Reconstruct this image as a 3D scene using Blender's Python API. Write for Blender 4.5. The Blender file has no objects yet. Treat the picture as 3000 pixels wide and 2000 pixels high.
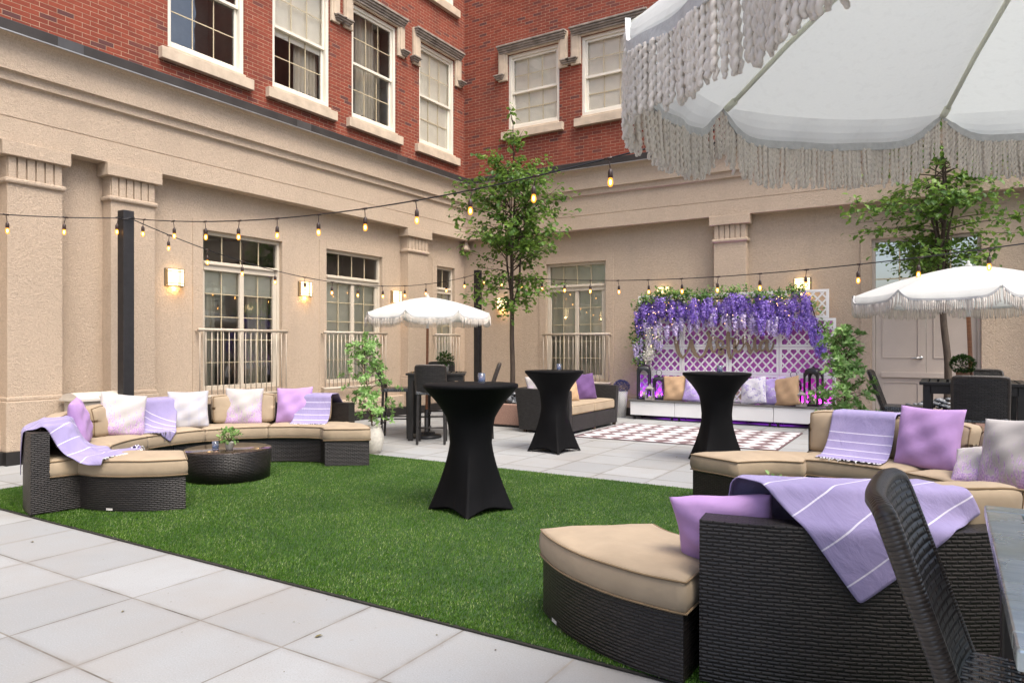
import bpy, math, random
import numpy as np
from mathutils import Vector, Matrix
random.seed(7); RNG = np.random.default_rng(7)
R = math.radians
C = bpy.context.scene.collection
scene = bpy.context.scene

# ------------------------------------------------------------------ camera, sky, sun, exposure
cd = bpy.data.cameras.new("camera"); cam = bpy.data.objects.new("camera", cd); C.objects.link(cam)
cam.location = (0, 0, 1.41); cam.rotation_euler = (R(90), 0, R(31.7))
cd.sensor_width = 36.0; cd.lens = 2072 / 3000 * 36; cd.shift_y = 0.004
cd.clip_start = 0.02; cd.clip_end = 500
scene.camera = cam
w = bpy.data.worlds.new("World"); scene.world = w; w.use_nodes = True
SUN_EL, SUN_ROT = R(60), R(114)
nt = w.node_tree; bg = nt.nodes["Background"]
sky = nt.nodes.new("ShaderNodeTexSky"); sky.sky_type = 'NISHITA'; sky.sun_disc = False
sky.sun_elevation = SUN_EL; sky.sun_rotation = SUN_ROT; sky.air_density = 1.0; sky.dust_density = 4.0; sky.ozone_density = 0.6
nt.links.new(sky.outputs[0], bg.inputs[0]); bg.inputs[1].default_value = 0.15
ld = bpy.data.lights.new("sun", 'SUN'); ld.energy = 1.4; ld.angle = R(32); ld.color = (1, .96, .9)
lo = bpy.data.objects.new("sun", ld); C.objects.link(lo)
sdir = Vector((math.sin(SUN_ROT) * math.cos(SUN_EL), math.cos(SUN_ROT) * math.cos(SUN_EL), math.sin(SUN_EL)))
lo.rotation_euler = sdir.to_track_quat('Z', 'Y').to_euler()
scene.view_settings.view_transform = 'Standard'; scene.view_settings.look = 'None'
scene.view_settings.exposure = 1.3; scene.view_settings.gamma = 1.0
scene.cycles.use_denoising = True
scene.cycles.max_bounces = 8; scene.cycles.transparent_max_bounces = 24
scene.cycles.sample_clamp_indirect = 4.0

# ------------------------------------------------------------------ materials
MATS = {}
class NT:
    def __init__(s, name):
        s.m = bpy.data.materials.new(name); s.m.use_nodes = True
        s.t = s.m.node_tree; s.b = s.t.nodes["Principled BSDF"]; s.out = s.t.nodes["Material Output"]
    def n(s, typ, **kw):
        nd = s.t.nodes.new(typ)
        for k, v in kw.items(): setattr(nd, k, v)
        return nd
    def l(s, a, b): s.t.links.new(a, b)
    def val(s, x, sock):
        if isinstance(x, (int, float)): sock.default_value = x
        elif isinstance(x, (tuple, list)): sock.default_value = tuple(x) + ((1,) if len(x) == 3 and sock.type == 'RGBA' else ())
        else: s.l(x, sock)
    def math(s, op, a, b=0.0, c=None):
        nd = s.n("ShaderNodeMath", operation=op); s.val(a, nd.inputs[0]); s.val(b, nd.inputs[1])
        if c is not None: s.val(c, nd.inputs[2])
        return nd.outputs[0]
    def mix(s, f, a, b, blend='MIX'):
        nd = s.n("ShaderNodeMix", data_type='RGBA', blend_type=blend)
        s.val(f, nd.inputs[0]); s.val(a, nd.inputs[6]); s.val(b, nd.inputs[7]); return nd.outputs[2]
    def coord(s, kind='Object', scale=None):
        tc = s.n("ShaderNodeTexCoord").outputs[kind]
        if scale is not None:
            mp = s.n("ShaderNodeMapping"); s.l(tc, mp.inputs[0]); mp.inputs['Scale'].default_value = scale; return mp.outputs[0]
        return tc
    def noise(s, vec, scale, detail=3, rough=.55, dist=0.0):
        nd = s.n("ShaderNodeTexNoise"); s.l(vec, nd.inputs['Vector']); nd.inputs['Scale'].default_value = scale
        nd.inputs['Detail'].default_value = detail; nd.inputs['Roughness'].default_value = rough; nd.inputs['Distortion'].default_value = dist
        return nd.outputs['Fac']
    def ramp(s, f, stops):
        nd = s.n("ShaderNodeValToRGB"); s.l(f, nd.inputs[0]); e = nd.color_ramp.elements
        while len(e) < len(stops): e.new(0.5)
        for i, (p, c) in enumerate(stops):
            e[i].position = p; e[i].color = tuple(c) + (1,) if not isinstance(c, (int, float)) else (c, c, c, 1)
        return nd.outputs[0]
    def bump(s, h, strength=.5, dist=.01, prev=None):
        nd = s.n("ShaderNodeBump"); s.l(h, nd.inputs['Height']); nd.inputs['Strength'].default_value = strength
        nd.inputs['Distance'].default_value = dist
        if prev is not None: s.l(prev, nd.inputs['Normal'])
        return nd.outputs[0]
    def fin(s, col=None, rough=None, normal=None, **kw):
        if col is not None: s.val(col, s.b.inputs['Base Color'])
        if rough is not None: s.val(rough, s.b.inputs['Roughness'])
        if normal is not None: s.l(normal, s.b.inputs['Normal'])
        for k, v in kw.items(): s.val(v, s.b.inputs[k.replace('_', ' ')])
        return s.m

def mat(name, fn):
    if name not in MATS: MATS[name] = fn(NT(name))
    return MATS[name]

def plain(name, col, rough=.6, var=.12, nscale=8, bscale=0, bstr=.2, metal=0.0, spec=.5):
    def f(s):
        c = s.coord('Object'); n = s.noise(c, nscale, 4)
        d = tuple(x * (1 - var) for x in col); b = tuple(min(1, x * (1 + var)) for x in col)
        cc = s.ramp(n, [(.3, d), (.7, b)])
        nm = s.bump(s.noise(c, bscale, 3), bstr, .004) if bscale else None
        return s.fin(cc, rough, nm, Metallic=metal, Specular_IOR_Level=spec)
    return mat(name, f)

def stucco(name, col):
    def f(s):
        c = s.coord('Object')
        big = s.noise(c, .7, 4); fine = s.noise(c, 45, 4, .6, 1.2)
        base = s.ramp(big, [(.3, tuple(x * .93 for x in col)), (.7, tuple(min(1, x * 1.05) for x in col))])
        streak = s.noise(s.coord('Object', (1.5, 1.5, .16)), 2.2, 4)
        base = s.mix(s.math('MULTIPLY', s.ramp(streak, [(.5, 0.0), (.75, 1.0)]), .34), base, tuple(x * .75 for x in col))
        mid = s.noise(c, 17, 5, .65, 1.6)
        base = s.mix(s.ramp(mid, [(.36, .5), (.56, 0.0)]), base, tuple(x * .80 for x in col))
        base = s.mix(s.ramp(mid, [(.55, 0.0), (.75, .4)]), base, tuple(min(1, x * 1.14) for x in col))
        base = s.mix(s.ramp(fine, [(.35, .5), (.6, 0.0)]), base, tuple(x * .74 for x in col))
        h = s.math('ADD', s.math('ADD', fine, s.math('MULTIPLY', s.noise(c, 130, 2), .4)), s.math('MULTIPLY', mid, .7))
        return s.fin(base, .93, s.bump(h, .9, .018), Specular_IOR_Level=.2)
    return mat(name, f)

def brick_mat():
    def f(s):
        uv = s.coord('UV')
        b = s.n("ShaderNodeTexBrick"); s.l(uv, b.inputs['Vector'])
        b.inputs['Scale'].default_value = 1; b.inputs['Brick Width'].default_value = .205; b.inputs['Row Height'].default_value = 0.064
        b.inputs['Mortar Size'].default_value = .0036; b.inputs['Mortar Smooth'].default_value = .25; b.inputs['Bias'].default_value = -.25
        b.inputs['Color1'].default_value = (.25, .056, .031, 1); b.inputs['Color2'].default_value = (.14, .036, .025, 1)
        b.inputs['Mortar'].default_value = (.47, .33, .23, 1); b.offset = .5
        # odd dark or grey bricks: a second lattice of the same bond with a strong bias
        b2 = s.n("ShaderNodeTexBrick"); s.l(uv, b2.inputs['Vector']); b2.offset = .5
        for k, v in (('Scale', 1), ('Brick Width', .205), ('Row Height', 0.064), ('Mortar Size', .0), ('Bias', -.1)): b2.inputs[k].default_value = v
        b2.inputs['Color1'].default_value = (0, 0, 0, 1); b2.inputs['Color2'].default_value = (1, 1, 1, 1)
        odd = s.ramp(b2.outputs['Color'], [(.80, 0.0), (.84, 1.0)])
        col = s.mix(s.math('MULTIPLY', odd, .8), b.outputs['Color'], (.085, .045, .045))
        c = s.coord('Object'); st = s.noise(c, .9, 5, .6)
        col = s.mix(s.ramp(st, [(.42, 0.0), (.7, .6)]), col, (.27, .07, .042))
        col = s.mix(s.ramp(s.noise(c, .55, 5, .65), [(.3, .55), (.5, 0.0)]), col, (.10, .028, .022))
        col = s.mix(s.ramp(s.noise(c, 30, 3), [(.4, 0.0), (.8, .35)]), col, (.12, .035, .025))
        mort = b.outputs['Fac']
        col = s.mix(mort, col, s.ramp(s.noise(c, 6, 3), [(.3, (.24, .15, .10)), (.7, (.46, .32, .22))]))
        wh = s.ramp(s.noise(s.coord('Object', (1, 1, 2.2)), 1.1, 6, .7), [(.68, 0.0), (.78, .5)])
        col = s.mix(s.math('MULTIPLY', wh, .5), col, (.5, .42, .38))
        h = s.math('ADD', s.math('MULTIPLY', s.math('SUBTRACT', 1.0, mort), .8), s.math('MULTIPLY', s.noise(c, 60, 3), .35))
        return s.fin(col, .88, s.bump(h, .6, .008), Specular_IOR_Level=.25)
    return mat('red_brick', f)

def paver_mat():
    def f(s):
        mp = s.n("ShaderNodeMapping"); s.l(s.coord('Object'), mp.inputs[0]); mp.inputs['Location'].default_value = (2.66 + .612 * 60, -2.25 + .612 * 60, 0)
        b = s.n("ShaderNodeTexBrick"); s.l(mp.outputs[0], b.inputs['Vector']); b.offset = 0
        for k, v in (('Scale', 1), ('Brick Width', .612), ('Row Height', .612), ('Mortar Size', .0048), ('Mortar Smooth', .1), ('Bias', 0)): b.inputs[k].default_value = v
        b.inputs['Color1'].default_value = (.252, .262, .264, 1); b.inputs['Color2'].default_value = (.312, .324, .325, 1); b.inputs['Mortar'].default_value = (.1, .09, .08, 1)
        c = s.coord('Object'); speck = s.noise(c, 130, 2, .7); big = s.noise(c, 1.3, 5, .6)
        col = s.mix(s.ramp(speck, [(.30, .5), (.47, 0.0)]), b.outputs['Color'], (.22, .21, .20))
        col = s.mix(s.ramp(speck, [(.56, 0.0), (.74, .45)]), col, (.42, .42, .41))
        col = s.mix(s.ramp(big, [(.42, 0.0), (.75, .6)]), col, (.27, .25, .225))
        b3 = s.n("ShaderNodeTexBrick"); s.l(mp.outputs[0], b3.inputs['Vector']); b3.offset = 0
        for k, v in (('Scale', 1), ('Brick Width', .612), ('Row Height', .612), ('Mortar Size', .045), ('Mortar Smooth', 1.0), ('Bias', 0)): b3.inputs[k].default_value = v
        col = s.mix(s.math('MULTIPLY', s.math('MULTIPLY', b3.outputs['Fac'], s.ramp(s.noise(c, 4, 4, .65), [(.35, 0.0), (.7, 1.0)])), .55), col, (.16, .145, .125))
        stn = s.ramp(s.noise(c, .45, 6, .7, .6), [(.52, 0.0), (.64, 1.0)]); col = s.mix(s.math('MULTIPLY', stn, .09), col, (.17, .155, .135))
        spots = s.ramp(s.noise(c, 22, 2, .5), [(.71, 0.0), (.75, .7)])
        col = s.mix(s.math('MULTIPLY', spots, .5), col, (.2, .18, .16))
        col = s.mix(b.outputs['Fac'], col, s.ramp(s.noise(c, 3, 3), [(.3, (.07, .06, .05)), (.7, (.26, .24, .21))]))
        h = s.math('ADD', s.math('MULTIPLY', s.math('SUBTRACT', 1.0, b.outputs['Fac']), 1.0), s.math('MULTIPLY', speck, .22))
        return s.fin(col, .85, s.bump(h, .6, .006), Specular_IOR_Level=.3)
    return mat('concrete_pavers', f)

def wicker(name, bw=.046, rh=.0115, col=(.028, .021, .018), col2=(.05, .037, .030)):
    def f(s):
        wn = s.n("ShaderNodeTexNoise"); s.l(s.coord('UV'), wn.inputs['Vector']); wn.inputs['Scale'].default_value = 9; wv = s.n('ShaderNodeVectorMath', operation='MULTIPLY_ADD'); s.l(wn.outputs['Color'], wv.inputs[0]); wv.inputs[1].default_value = (.014, .009, 0); s.l(s.coord('UV'), wv.inputs[2]); uv = wv.outputs[0]
        b = s.n("ShaderNodeTexBrick"); s.l(uv, b.inputs['Vector']); b.offset = .5
        for k, v in (('Scale', 1), ('Brick Width', bw), ('Row Height', rh), ('Mortar Size', rh * .42), ('Mortar Smooth', 1.0), ('Bias', 0)): b.inputs[k].default_value = v
        b.inputs['Color1'].default_value = col + (1,); b.inputs['Color2'].default_value = col2 + (1,); b.inputs['Mortar'].default_value = (.010, .008, .007, 1)
        h = s.math('SUBTRACT', 1.0, b.outputs['Fac'])
        st = s.noise(s.coord('UV', (8, 900, 1)), 1, 2)
        hh = s.math('ADD', h, s.math('MULTIPLY', st, .12))
        return s.fin(b.outputs['Color'], .42, s.bump(hh, .62, rh * .34), Specular_IOR_Level=.42)
    return mat(name, f)

def fabric(name, col, thread=700, var=.1, rough=.9, sheen=.08, wr=.26):
    def f(s):
        c = s.coord('Object'); uv = s.coord('UV')
        n = s.noise(c, 5, 4)
        cc = s.ramp(n, [(.3, tuple(x * (1 - var) for x in col)), (.7, tuple(min(1, x * (1 + var)) for x in col))])
        wv = s.noise(s.coord('UV', (thread, thread, 1)), 1, 2)
        cc = s.mix(s.ramp(wv, [(.4, .16), (.6, 0.0)]), cc, tuple(x * .72 for x in col))
        b1 = s.bump(s.noise(c, 5, 3, .5, .4), wr, .03)
        return s.fin(cc, rough, s.bump(wv, .25, .001, b1), Sheen_Weight=sheen, Specular_IOR_Level=.2)
    return mat(name, f)

def lavender_print():
    def f(s):
        uv = s.coord('UV'); sp = s.n("ShaderNodeSeparateXYZ"); s.l(uv, sp.inputs[0])
        u, v = sp.outputs[0], sp.outputs[1]
        n = s.noise(s.coord('UV', (36, 9, 1)), 1, 4, .65, .6); n2 = s.noise(s.coord('UV', (5, 5, 1)), 1, 3)
        edge = s.math('MULTIPLY', s.math('ABSOLUTE', s.math('SUBTRACT', u, .5)), .5)
        k = s.math('ADD', n, s.math('ADD', s.math('MULTIPLY', v, -.42), s.math('MULTIPLY', edge, .7)))
        k = s.math('ADD', k, s.math('MULTIPLY', n2, .25))
        m = s.ramp(k, [(.50, 0.0), (.62, 1.0)])
        pc = s.ramp(s.noise(s.coord('UV', (50, 26, 1)), 1, 2), [(.35, (.34, .2, .44)), (.6, (.58, .42, .62)), (.75, (.62, .52, .42))])
        col = s.mix(m, (.44, .415, .395), pc)
        return s.fin(col, .85, s.bump(s.noise(s.coord('Object'), 6, 3, .5, .4), .16, .03), Sheen_Weight=.2, Specular_IOR_Level=.2)
    return mat('lavender_print_fabric', f)

def toile(name, ground, fig, thr):
    def f(s):
        a = s.noise(s.coord('UV', (5, 5, 1)), 1, 2, .5, 1.5); b = s.noise(s.coord('UV', (19, 19, 1)), 1, 5, .7, 1.0)
        k = s.math('ADD', s.math('MULTIPLY', a, .6), s.math('MULTIPLY', b, .55))
        m = s.ramp(k, [(thr, 0.0), (thr + .035, 1.0)])
        v = s.n("ShaderNodeTexVoronoi", feature='DISTANCE_TO_EDGE'); s.l(s.coord('UV', (22, 22, 1)), v.inputs[0]); v.inputs['Scale'].default_value = 1
        m2 = s.math('MULTIPLY', m, s.ramp(v.outputs[0], [(.04, .35), (.1, 1.0)]))
        col = s.mix(m2, ground, fig)
        return s.fin(col, .85, s.bump(s.noise(s.coord('Object'), 6, 3, .5, .4), .16, .03), Sheen_Weight=.2, Specular_IOR_Level=.2)
    return mat(name, f)

def plaid():
    def f(s):
        uv = s.coord('UV'); sp = s.n("ShaderNodeSeparateXYZ"); s.l(uv, sp.inputs[0])
        ms = []
        for i in (0, 1):
            fr = s.math('FRACT', s.math('MULTIPLY', sp.outputs[i], 5.0)); ms.append(s.math('LESS_THAN', s.math('ABSOLUTE', s.math('SUBTRACT', fr, .5)), .13))
        k = s.math('MULTIPLY', s.math('ADD', ms[0], ms[1]), .18)
        col = s.mix(k, (.46, .445, .45), (.33, .36, .52))
        return s.fin(col, .85, s.bump(s.noise(s.coord('Object'), 6, 3, .5, .4), .16, .03), Sheen_Weight=.2, Specular_IOR_Level=.2)
    return mat('plaid_fabric', f)

def throw_mat(L, lo_, period, span, cross=False):
    """woven lilac throw; white stripes run across it at fixed distances (metres) from its ends"""
    nm = 'lilac_throw_%d' % len(MATS)
    def f(s):
        uv = s.coord('UV'); sp = s.n("ShaderNodeSeparateXYZ"); s.l(uv, sp.inputs[0]); v = sp.outputs[1]
        e = s.math('MINIMUM', v, s.math('SUBTRACT', L, v))
        fr = s.math('FRACT', s.math('DIVIDE', e, period))
        st = s.math('LESS_THAN', s.math('ABSOLUTE', s.math('SUBTRACT', fr, .5)), .0032 / period)
        st = s.math('MULTIPLY', st, s.math('GREATER_THAN', e, lo_)); st = s.math('MULTIPLY', st, s.math('LESS_THAN', e, span))
        wv = s.noise(s.coord('UV', (420, 420, 1)), 1, 2); big = s.noise(uv, 4, 3)
        ground = s.mix(s.ramp(wv, [(.35, .45), (.62, 0.0)]), s.ramp(big, [(.3, (.27, .235, .405)), (.7, (.34, .295, .48))]), (.20, .17, .32))
        col = s.mix(s.math('MULTIPLY', st, .85), ground, (.66, .64, .72))
        return s.fin(col, .92, s.bump(wv, .35, .002, s.bump(s.noise(s.coord('UV', (9, 5, 1)), 1, 4, .6, .5), .6, .02)), Sheen_Weight=.1, Specular_IOR_Level=.15)
    return mat(nm, f)

def leaf_mat(name, c0, c1, c2, trans=.28, rough=.42):
    def f(s):
        g = s.n("ShaderNodeNewGeometry"); r = g.outputs['Random Per Island']
        col = s.ramp(r, [(0.0, c0), (.5, c1), (1.0, c2)])
        s.val(col, s.b.inputs['Base Color']); s.b.inputs['Roughness'].default_value = rough; s.b.inputs['Specular IOR Level'].default_value = .45
        tr = s.n("ShaderNodeBsdfTranslucent"); s.l(s.mix(.6, col, c2), tr.inputs[0])
        mx = s.n("ShaderNodeMixShader"); mx.inputs[0].default_value = trans
        s.l(s.b.outputs[0], mx.inputs[1]); s.l(tr.outputs[0], mx.inputs[2]); s.l(mx.outputs[0], s.out.inputs[0])
        return s.m
    return mat(name, f)

def turf_mat():
    def f(s):
        g = s.n("ShaderNodeNewGeometry"); r = g.outputs['Random Per Island']
        col = s.ramp(r, [(0.0, (.026, .070, .004)), (.5, (.054, .128, .008)), (.85, (.10, .19, .022)), (1.0, (.36, .42, .2))])
        big = s.noise(s.coord('Object'), 1.6, 4, .6)
        col = s.mix(s.ramp(big, [(.36, .62), (.60, 0.0)]), col, (.026, .082, .005))
        s.val(col, s.b.inputs['Base Color']); s.b.inputs['Roughness'].default_value = .6; s.b.inputs['Specular IOR Level'].default_value = .15
        return s.m
    return mat('turf_blades', f)

def glass_pane(name='window_glass', tint=(.97, 1.0, .98), refl=1.0):
    def f(s):
        fr = s.n("ShaderNodeFresnel"); fr.inputs[0].default_value = 1.6
        tr = s.n("ShaderNodeBsdfTransparent"); tr.inputs[0].default_value = tint + (1,)
        gl = s.n("ShaderNodeBsdfGlossy"); gl.inputs['Roughness'].default_value = .015
        nz = s.bump(s.noise(s.coord('Object'), 1.3, 2), .05, .05); s.l(nz, gl.inputs['Normal'])
        mx = s.n("ShaderNodeMixShader"); s.l(s.math('MINIMUM', s.math('ADD', s.math('MULTIPLY', fr.outputs[0], 1.6 * refl), .05), .95), mx.inputs[0])
        s.l(tr.outputs[0], mx.inputs[1]); s.l(gl.outputs[0], mx.inputs[2]); s.l(mx.outputs[0], s.out.inputs[0])
        return s.m
    return mat(name, f)

def emit(name, col, strength):
    def f(s):
        s.val(col, s.b.inputs['Base Color']); s.val(col, s.b.inputs['Emission Color']); s.b.inputs['Emission Strength'].default_value = strength
        return s.m
    return mat(name, f)

def wood_stain(name, c0, c1, rough=.5, sc=(3, 3, 40)):
    def f(s):
        n = s.noise(s.coord('Object', sc), 1.5, 4, .6, .5)
        return s.fin(s.ramp(n, [(.3, c0), (.7, c1)]), rough, s.bump(n, .2, .003))
    return mat(name, f)

def rug_mat():
    def f(s):
        uv = s.coord('UV'); sp = s.n("ShaderNodeSeparateXYZ"); s.l(uv, sp.inputs[0]); u, v = sp.outputs[0], sp.outputs[1]
        a = s.math('FLOOR', s.math('ADD', s.math('DIVIDE', u, .34), s.math('DIVIDE', v, .34)))
        b = s.math('FLOOR', s.math('SUBTRACT', s.math('DIVIDE', u, .34), s.math('DIVIDE', v, .34)))
        k = s.math('ABSOLUTE', s.math('MODULO', s.math('ADD', a, s.math('ADD', b, 400.0)), 2.0))
        k = s.math('GREATER_THAN', k, .5)
        n = s.noise(s.coord('UV', (300, 300, 1)), 1, 2)
        col = s.mix(k, (.66, .64, .645), (.15, .105, .11))
        col = s.mix(s.ramp(n, [(.4, .25), (.6, 0.0)]), col, (.25, .2, .2))
        return s.fin(col, .95, s.bump(n, .4, .003), Specular_IOR_Level=.1)
    return mat('rug_weave', f)

M = {}
M['stucco'] = stucco('beige_stucco', (.55, .435, .325)); M['brick'] = brick_mat(); M['paver'] = paver_mat()
M['stone'] = plain('sandstone', (.52, .42, .31), .85, .16, 5, 70, .3); M['stone_dark'] = plain('weathered_sandstone', (.27, .23, .19), .9, .35, 6, 60, .3)
M['cream'] = plain('cream_paint', (.72, .67, .56), .45, .05, 3); M['beigeframe'] = plain('beige_frame_paint', (.56, .495, .395), .45, .05, 3); M['muntin'] = plain('muntin_paint', (.50, .42, .27), .5, .05)
M['rail'] = plain('rail_paint', (.45, .385, .305), .45, .08, 12)
M['gutter'] = plain('gutter_metal', (.038, .033, .030), .6, .25, 2.5, 0, 0, 0, .25); M['gutter_lip'] = plain('gutter_lip_metal', (.3, .29, .27), .4, .2, 3, 0, 0, .5)
M['plinth'] = plain('black_plinth', (.015, .013, .012), .6, .3, 4)
M['glass'] = glass_pane(); M['room'] = plain('dark_room', (.34, .31, .27), .9, .4, 1.2)
M['shade'] = fabric('cream_shade', (.86, .82, .69), 300, .05, .9, 0, .1); M['curtain'] = fabric('cream_curtain', (.60, .55, .44), 300, .08, .9, 0, .1)
M['door'] = plain('door_paint', (.46, .39, .33), .5, .05, 3); M['steel'] = plain('brushed_steel', (.45, .45, .45), .3, .1, 20, 0, 0, 1.0)
M['wicker'] = wicker('brown_wicker', .047, .0155, (.015, .0128, .0122), (.031, .026, .024)); M['wicker2'] = wicker('black_wicker', .047, .0155, (.018, .017, .017), (.04, .037, .036))
M['tan'] = fabric('tan_canvas', (.35, .275, .188), 600); M['pipe'] = fabric('tan_piping', (.20, .14, .08), 600)
M['lilac'] = fabric('lilac_cotton', (.41, .255, .50), 500); M['plum'] = fabric('plum_linen', (.115, .06, .16), 300, .2)
M['beige'] = fabric('beige_linen', (.60, .46, .33), 400); M['tanpillow'] = fabric('camel_linen', (.42, .28, .165), 400)
M['lav'] = lavender_print(); M['toile1'] = toile('purple_toile', (.36, .27, .55), (.56, .54, .60), .60); M['toile2'] = toile('white_toile', (.56, .545, .59), (.25, .2, .45), .60)
M['plaid'] = plaid()
M['seatweave'] = wicker('glossy_seat_weave', .034, .017, (.07, .077, .085), (.19, .205, .22)); M['seatweave'].node_tree.nodes['Principled BSDF'].inputs['Roughness'].default_value = .24; M['seatweave'].node_tree.nodes['Principled BSDF'].inputs['Specular IOR Level'].default_value = 1.0
M['black'] = plain('black_wood', (.016, .014, .013), .38, .3, 9, 40, .15); M['blackmetal'] = plain('black_metal', (.012, .012, .013), .4, .2)
M['spandex'] = plain('black_spandex', (.0042, .0042, .0048), .7, .2, 4, 6, .25, 0.0, .12)
def cloth_canopy(s):
    c = s.coord('Object'); wv = s.noise(s.coord('Object', (90, 90, 300)), 1, 2); sx = s.n("ShaderNodeSeparateXYZ"); s.l(c, sx.inputs[0]); rr = s.math('SQRT', s.math('ADD', s.math('POWER', sx.outputs[0], 2.0), s.math('POWER', sx.outputs[1], 2.0))); an = s.math('ARCTAN2', sx.outputs[1], sx.outputs[0]); cx = s.n("ShaderNodeCombineXYZ"); s.l(s.math('MULTIPLY', an, 26.0), cx.inputs[0]); s.l(s.math('MULTIPLY', rr, 55.0), cx.inputs[1]); sl = s.noise(cx.outputs[0], 1.0, 2)
    col = s.mix(s.ramp(wv, [(.4, .10), (.6, 0.0)]), (.68, .685, .655), (.50, .50, .48)); col = s.mix(s.ramp(sl, [(.56, 0.0), (.64, .5)]), col, (.60, .60, .57))
    nm = s.bump(s.noise(c, 9, 3), .12, .02); s.fin(col, .9, nm, Specular_IOR_Level=.15)
    tr = s.n("ShaderNodeBsdfTranslucent"); tr.inputs[0].default_value = (.75, .79, .74, 1); mx = s.n("ShaderNodeMixShader"); mx.inputs[0].default_value = .36
    s.l(s.b.outputs[0], mx.inputs[1]); s.l(tr.outputs[0], mx.inputs[2]); s.l(mx.outputs[0], s.out.inputs[0]); return s.m
M['canopy'] = mat('white_canvas', cloth_canopy); M['fringe'] = fabric('cotton_fringe', (.66, .60, .53), 120, .12, .95, .2, .1)
M['trim'] = plain('grey_braid', (.5, .5, .49), .8, .1, 60, 150, .5)
M['polewood'] = wood_stain('teak_pole', (.16, .055, .022), (.27, .105, .045)); M['rib'] = plain('ivory_rib', (.62, .62, .5), .5, .05)
M['white'] = plain('white_paint', (.78, .77, .75), .45, .03, 3); M['slate'] = plain('grey_board', (.11, .105, .10), .5, .2, 8)
M['bark'] = wood_stain('grey_bark', (.035, .024, .017), (.095, .07, .05), .9, (12, 12, 3)); M['stem'] = wood_stain('brown_stem', (.05, .03, .018), (.11, .07, .04), .9)
M['leaf'] = leaf_mat('tree_leaf', (.035, .095, .014), (.085, .185, .03), (.21, .33, .06), .45); M['leaf2'] = leaf_mat('shrub_leaf', (.09, .21, .035), (.17, .33, .075), (.32, .48, .18))
M['leaf3'] = leaf_mat('garland_leaf', (.03, .085, .025), (.08, .19, .035), (.22, .34, .07)); M['box'] = leaf_mat('boxwood_leaf', (.02, .055, .01), (.04, .1, .018), (.08, .16, .03))
M['bl1'] = leaf_mat('violet_blossom', (.17, .10, .45), (.30, .18, .66), (.52, .39, .84), .2, .7); M['bl2'] = leaf_mat('pale_lilac_blossom', (.42, .36, .68), (.6, .5, .74), (.76, .68, .84), .2, .7)
M['bl3'] = leaf_mat('white_blossom', (.62, .6, .5), (.72, .7, .6), (.8, .8, .74), .2, .7); M['blue'] = leaf_mat('blue_blossom', (.03, .03, .11), (.055, .06, .19), (.12, .13, .3), .1, .7)
M['turf'] = turf_mat(); M['soil'] = plain('dark_edging', (.02, .018, .014), .9, .4, 20)
M['granite'] = plain('red_aggregate', (.33, .20, .155), .85, .35, 60, 120, .5); M['pebble'] = plain('river_stone', (.10, .11, .125), .55, .5, 3.5)
M['pebble2'] = plain('pale_river_stone', (.24, .25, .26), .55, .3, 5)
M['pot'] = plain('cream_stoneware', (.56, .53, .46), .6, .12, 30, 60, .25); M['terra'] = plain('terracotta', (.33, .17, .10), .8, .2, 6)
M['sign'] = wood_stain('beige_signboard', (.20, .145, .09), (.25, .185, .12), .7)
M['bin'] = plain('beige_plastic', (.47, .41, .33), .5, .05, 3); M['candlewax'] = plain('wax', (.7, .62, .45), .5, .05)
M['greylantern'] = plain('grey_lantern_metal', (.26, .24, .22), .5, .15); M['bronze'] = plain('bronze_metal', (.06, .045, .03), .45, .2)
M['tag'] = plain('care_tag', (.6, .57, .53), .6, .1, 90)
M['lampglass'] = emit('lamp_glass', (1.0, .74, .38), 1.35)
def bulbglass(s):
    tr = s.n("ShaderNodeBsdfTransparent"); tr.inputs[0].default_value = (1, .80, .55, 1); em = s.n("ShaderNodeEmission"); em.inputs[0].default_value = (1, .36, .05, 1); em.inputs[1].default_value = 1.25
    mx = s.n("ShaderNodeMixShader"); mx.inputs[0].default_value = .55; s.l(tr.outputs[0], mx.inputs[1]); s.l(em.outputs[0], mx.inputs[2]); s.l(mx.outputs[0], s.out.inputs[0]); return s.m
M['bulb'] = mat('bulb_glass', bulbglass); M['filament'] = emit('bulb_filament', (1.0, .66, .28), 14.0); M['flame'] = emit('candle_flame', (1.0, .5, .2), 4.0)
M['fairy'] = emit('fairy_light', (1.0, .62, .22), 3.0); M['led'] = emit('purple_led', (.42, .04, 1.0), 4.0)
M['socket'] = plain('brown_socket', (.035, .018, .012), .4, .2)
def bluecup(s):
    s.fin((.55, .65, .85), .05, None, IOR=1.45); s.b.inputs['Transmission Weight'].default_value = .85; return s.m
M['cup'] = mat('blue_glass', bluecup)
def tableglass(s):
    return s.fin(s.ramp(s.noise(s.coord('Object'), 3, 2), [(.3, (.03, .02, .016)), (.7, (.045, .03, .024))]), .04, None, Specular_IOR_Level=.9)
M['tglass'] = mat('dark_table_glass', tableglass)
def worn(s):
    c = s.coord('Object'); n = s.noise(s.coord('Object', (3, 14, 3)), 2.2, 5, .65)
    sc = s.ramp(n, [(.35, (.40, .46, .48)), (.6, (.55, .60, .61)), (.75, (.66, .69, .69))])  # black top coloured pale blue-grey to carry the sky's sheen
    return s.fin(sc, s.ramp(s.noise(c, 5, 4), [(.3, .16), (.7, .36)]), s.bump(n, .12, .003), Specular_IOR_Level=.9, Metallic=.6)
M['worn'] = mat('worn_paint_sky_sheen', worn)

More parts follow.
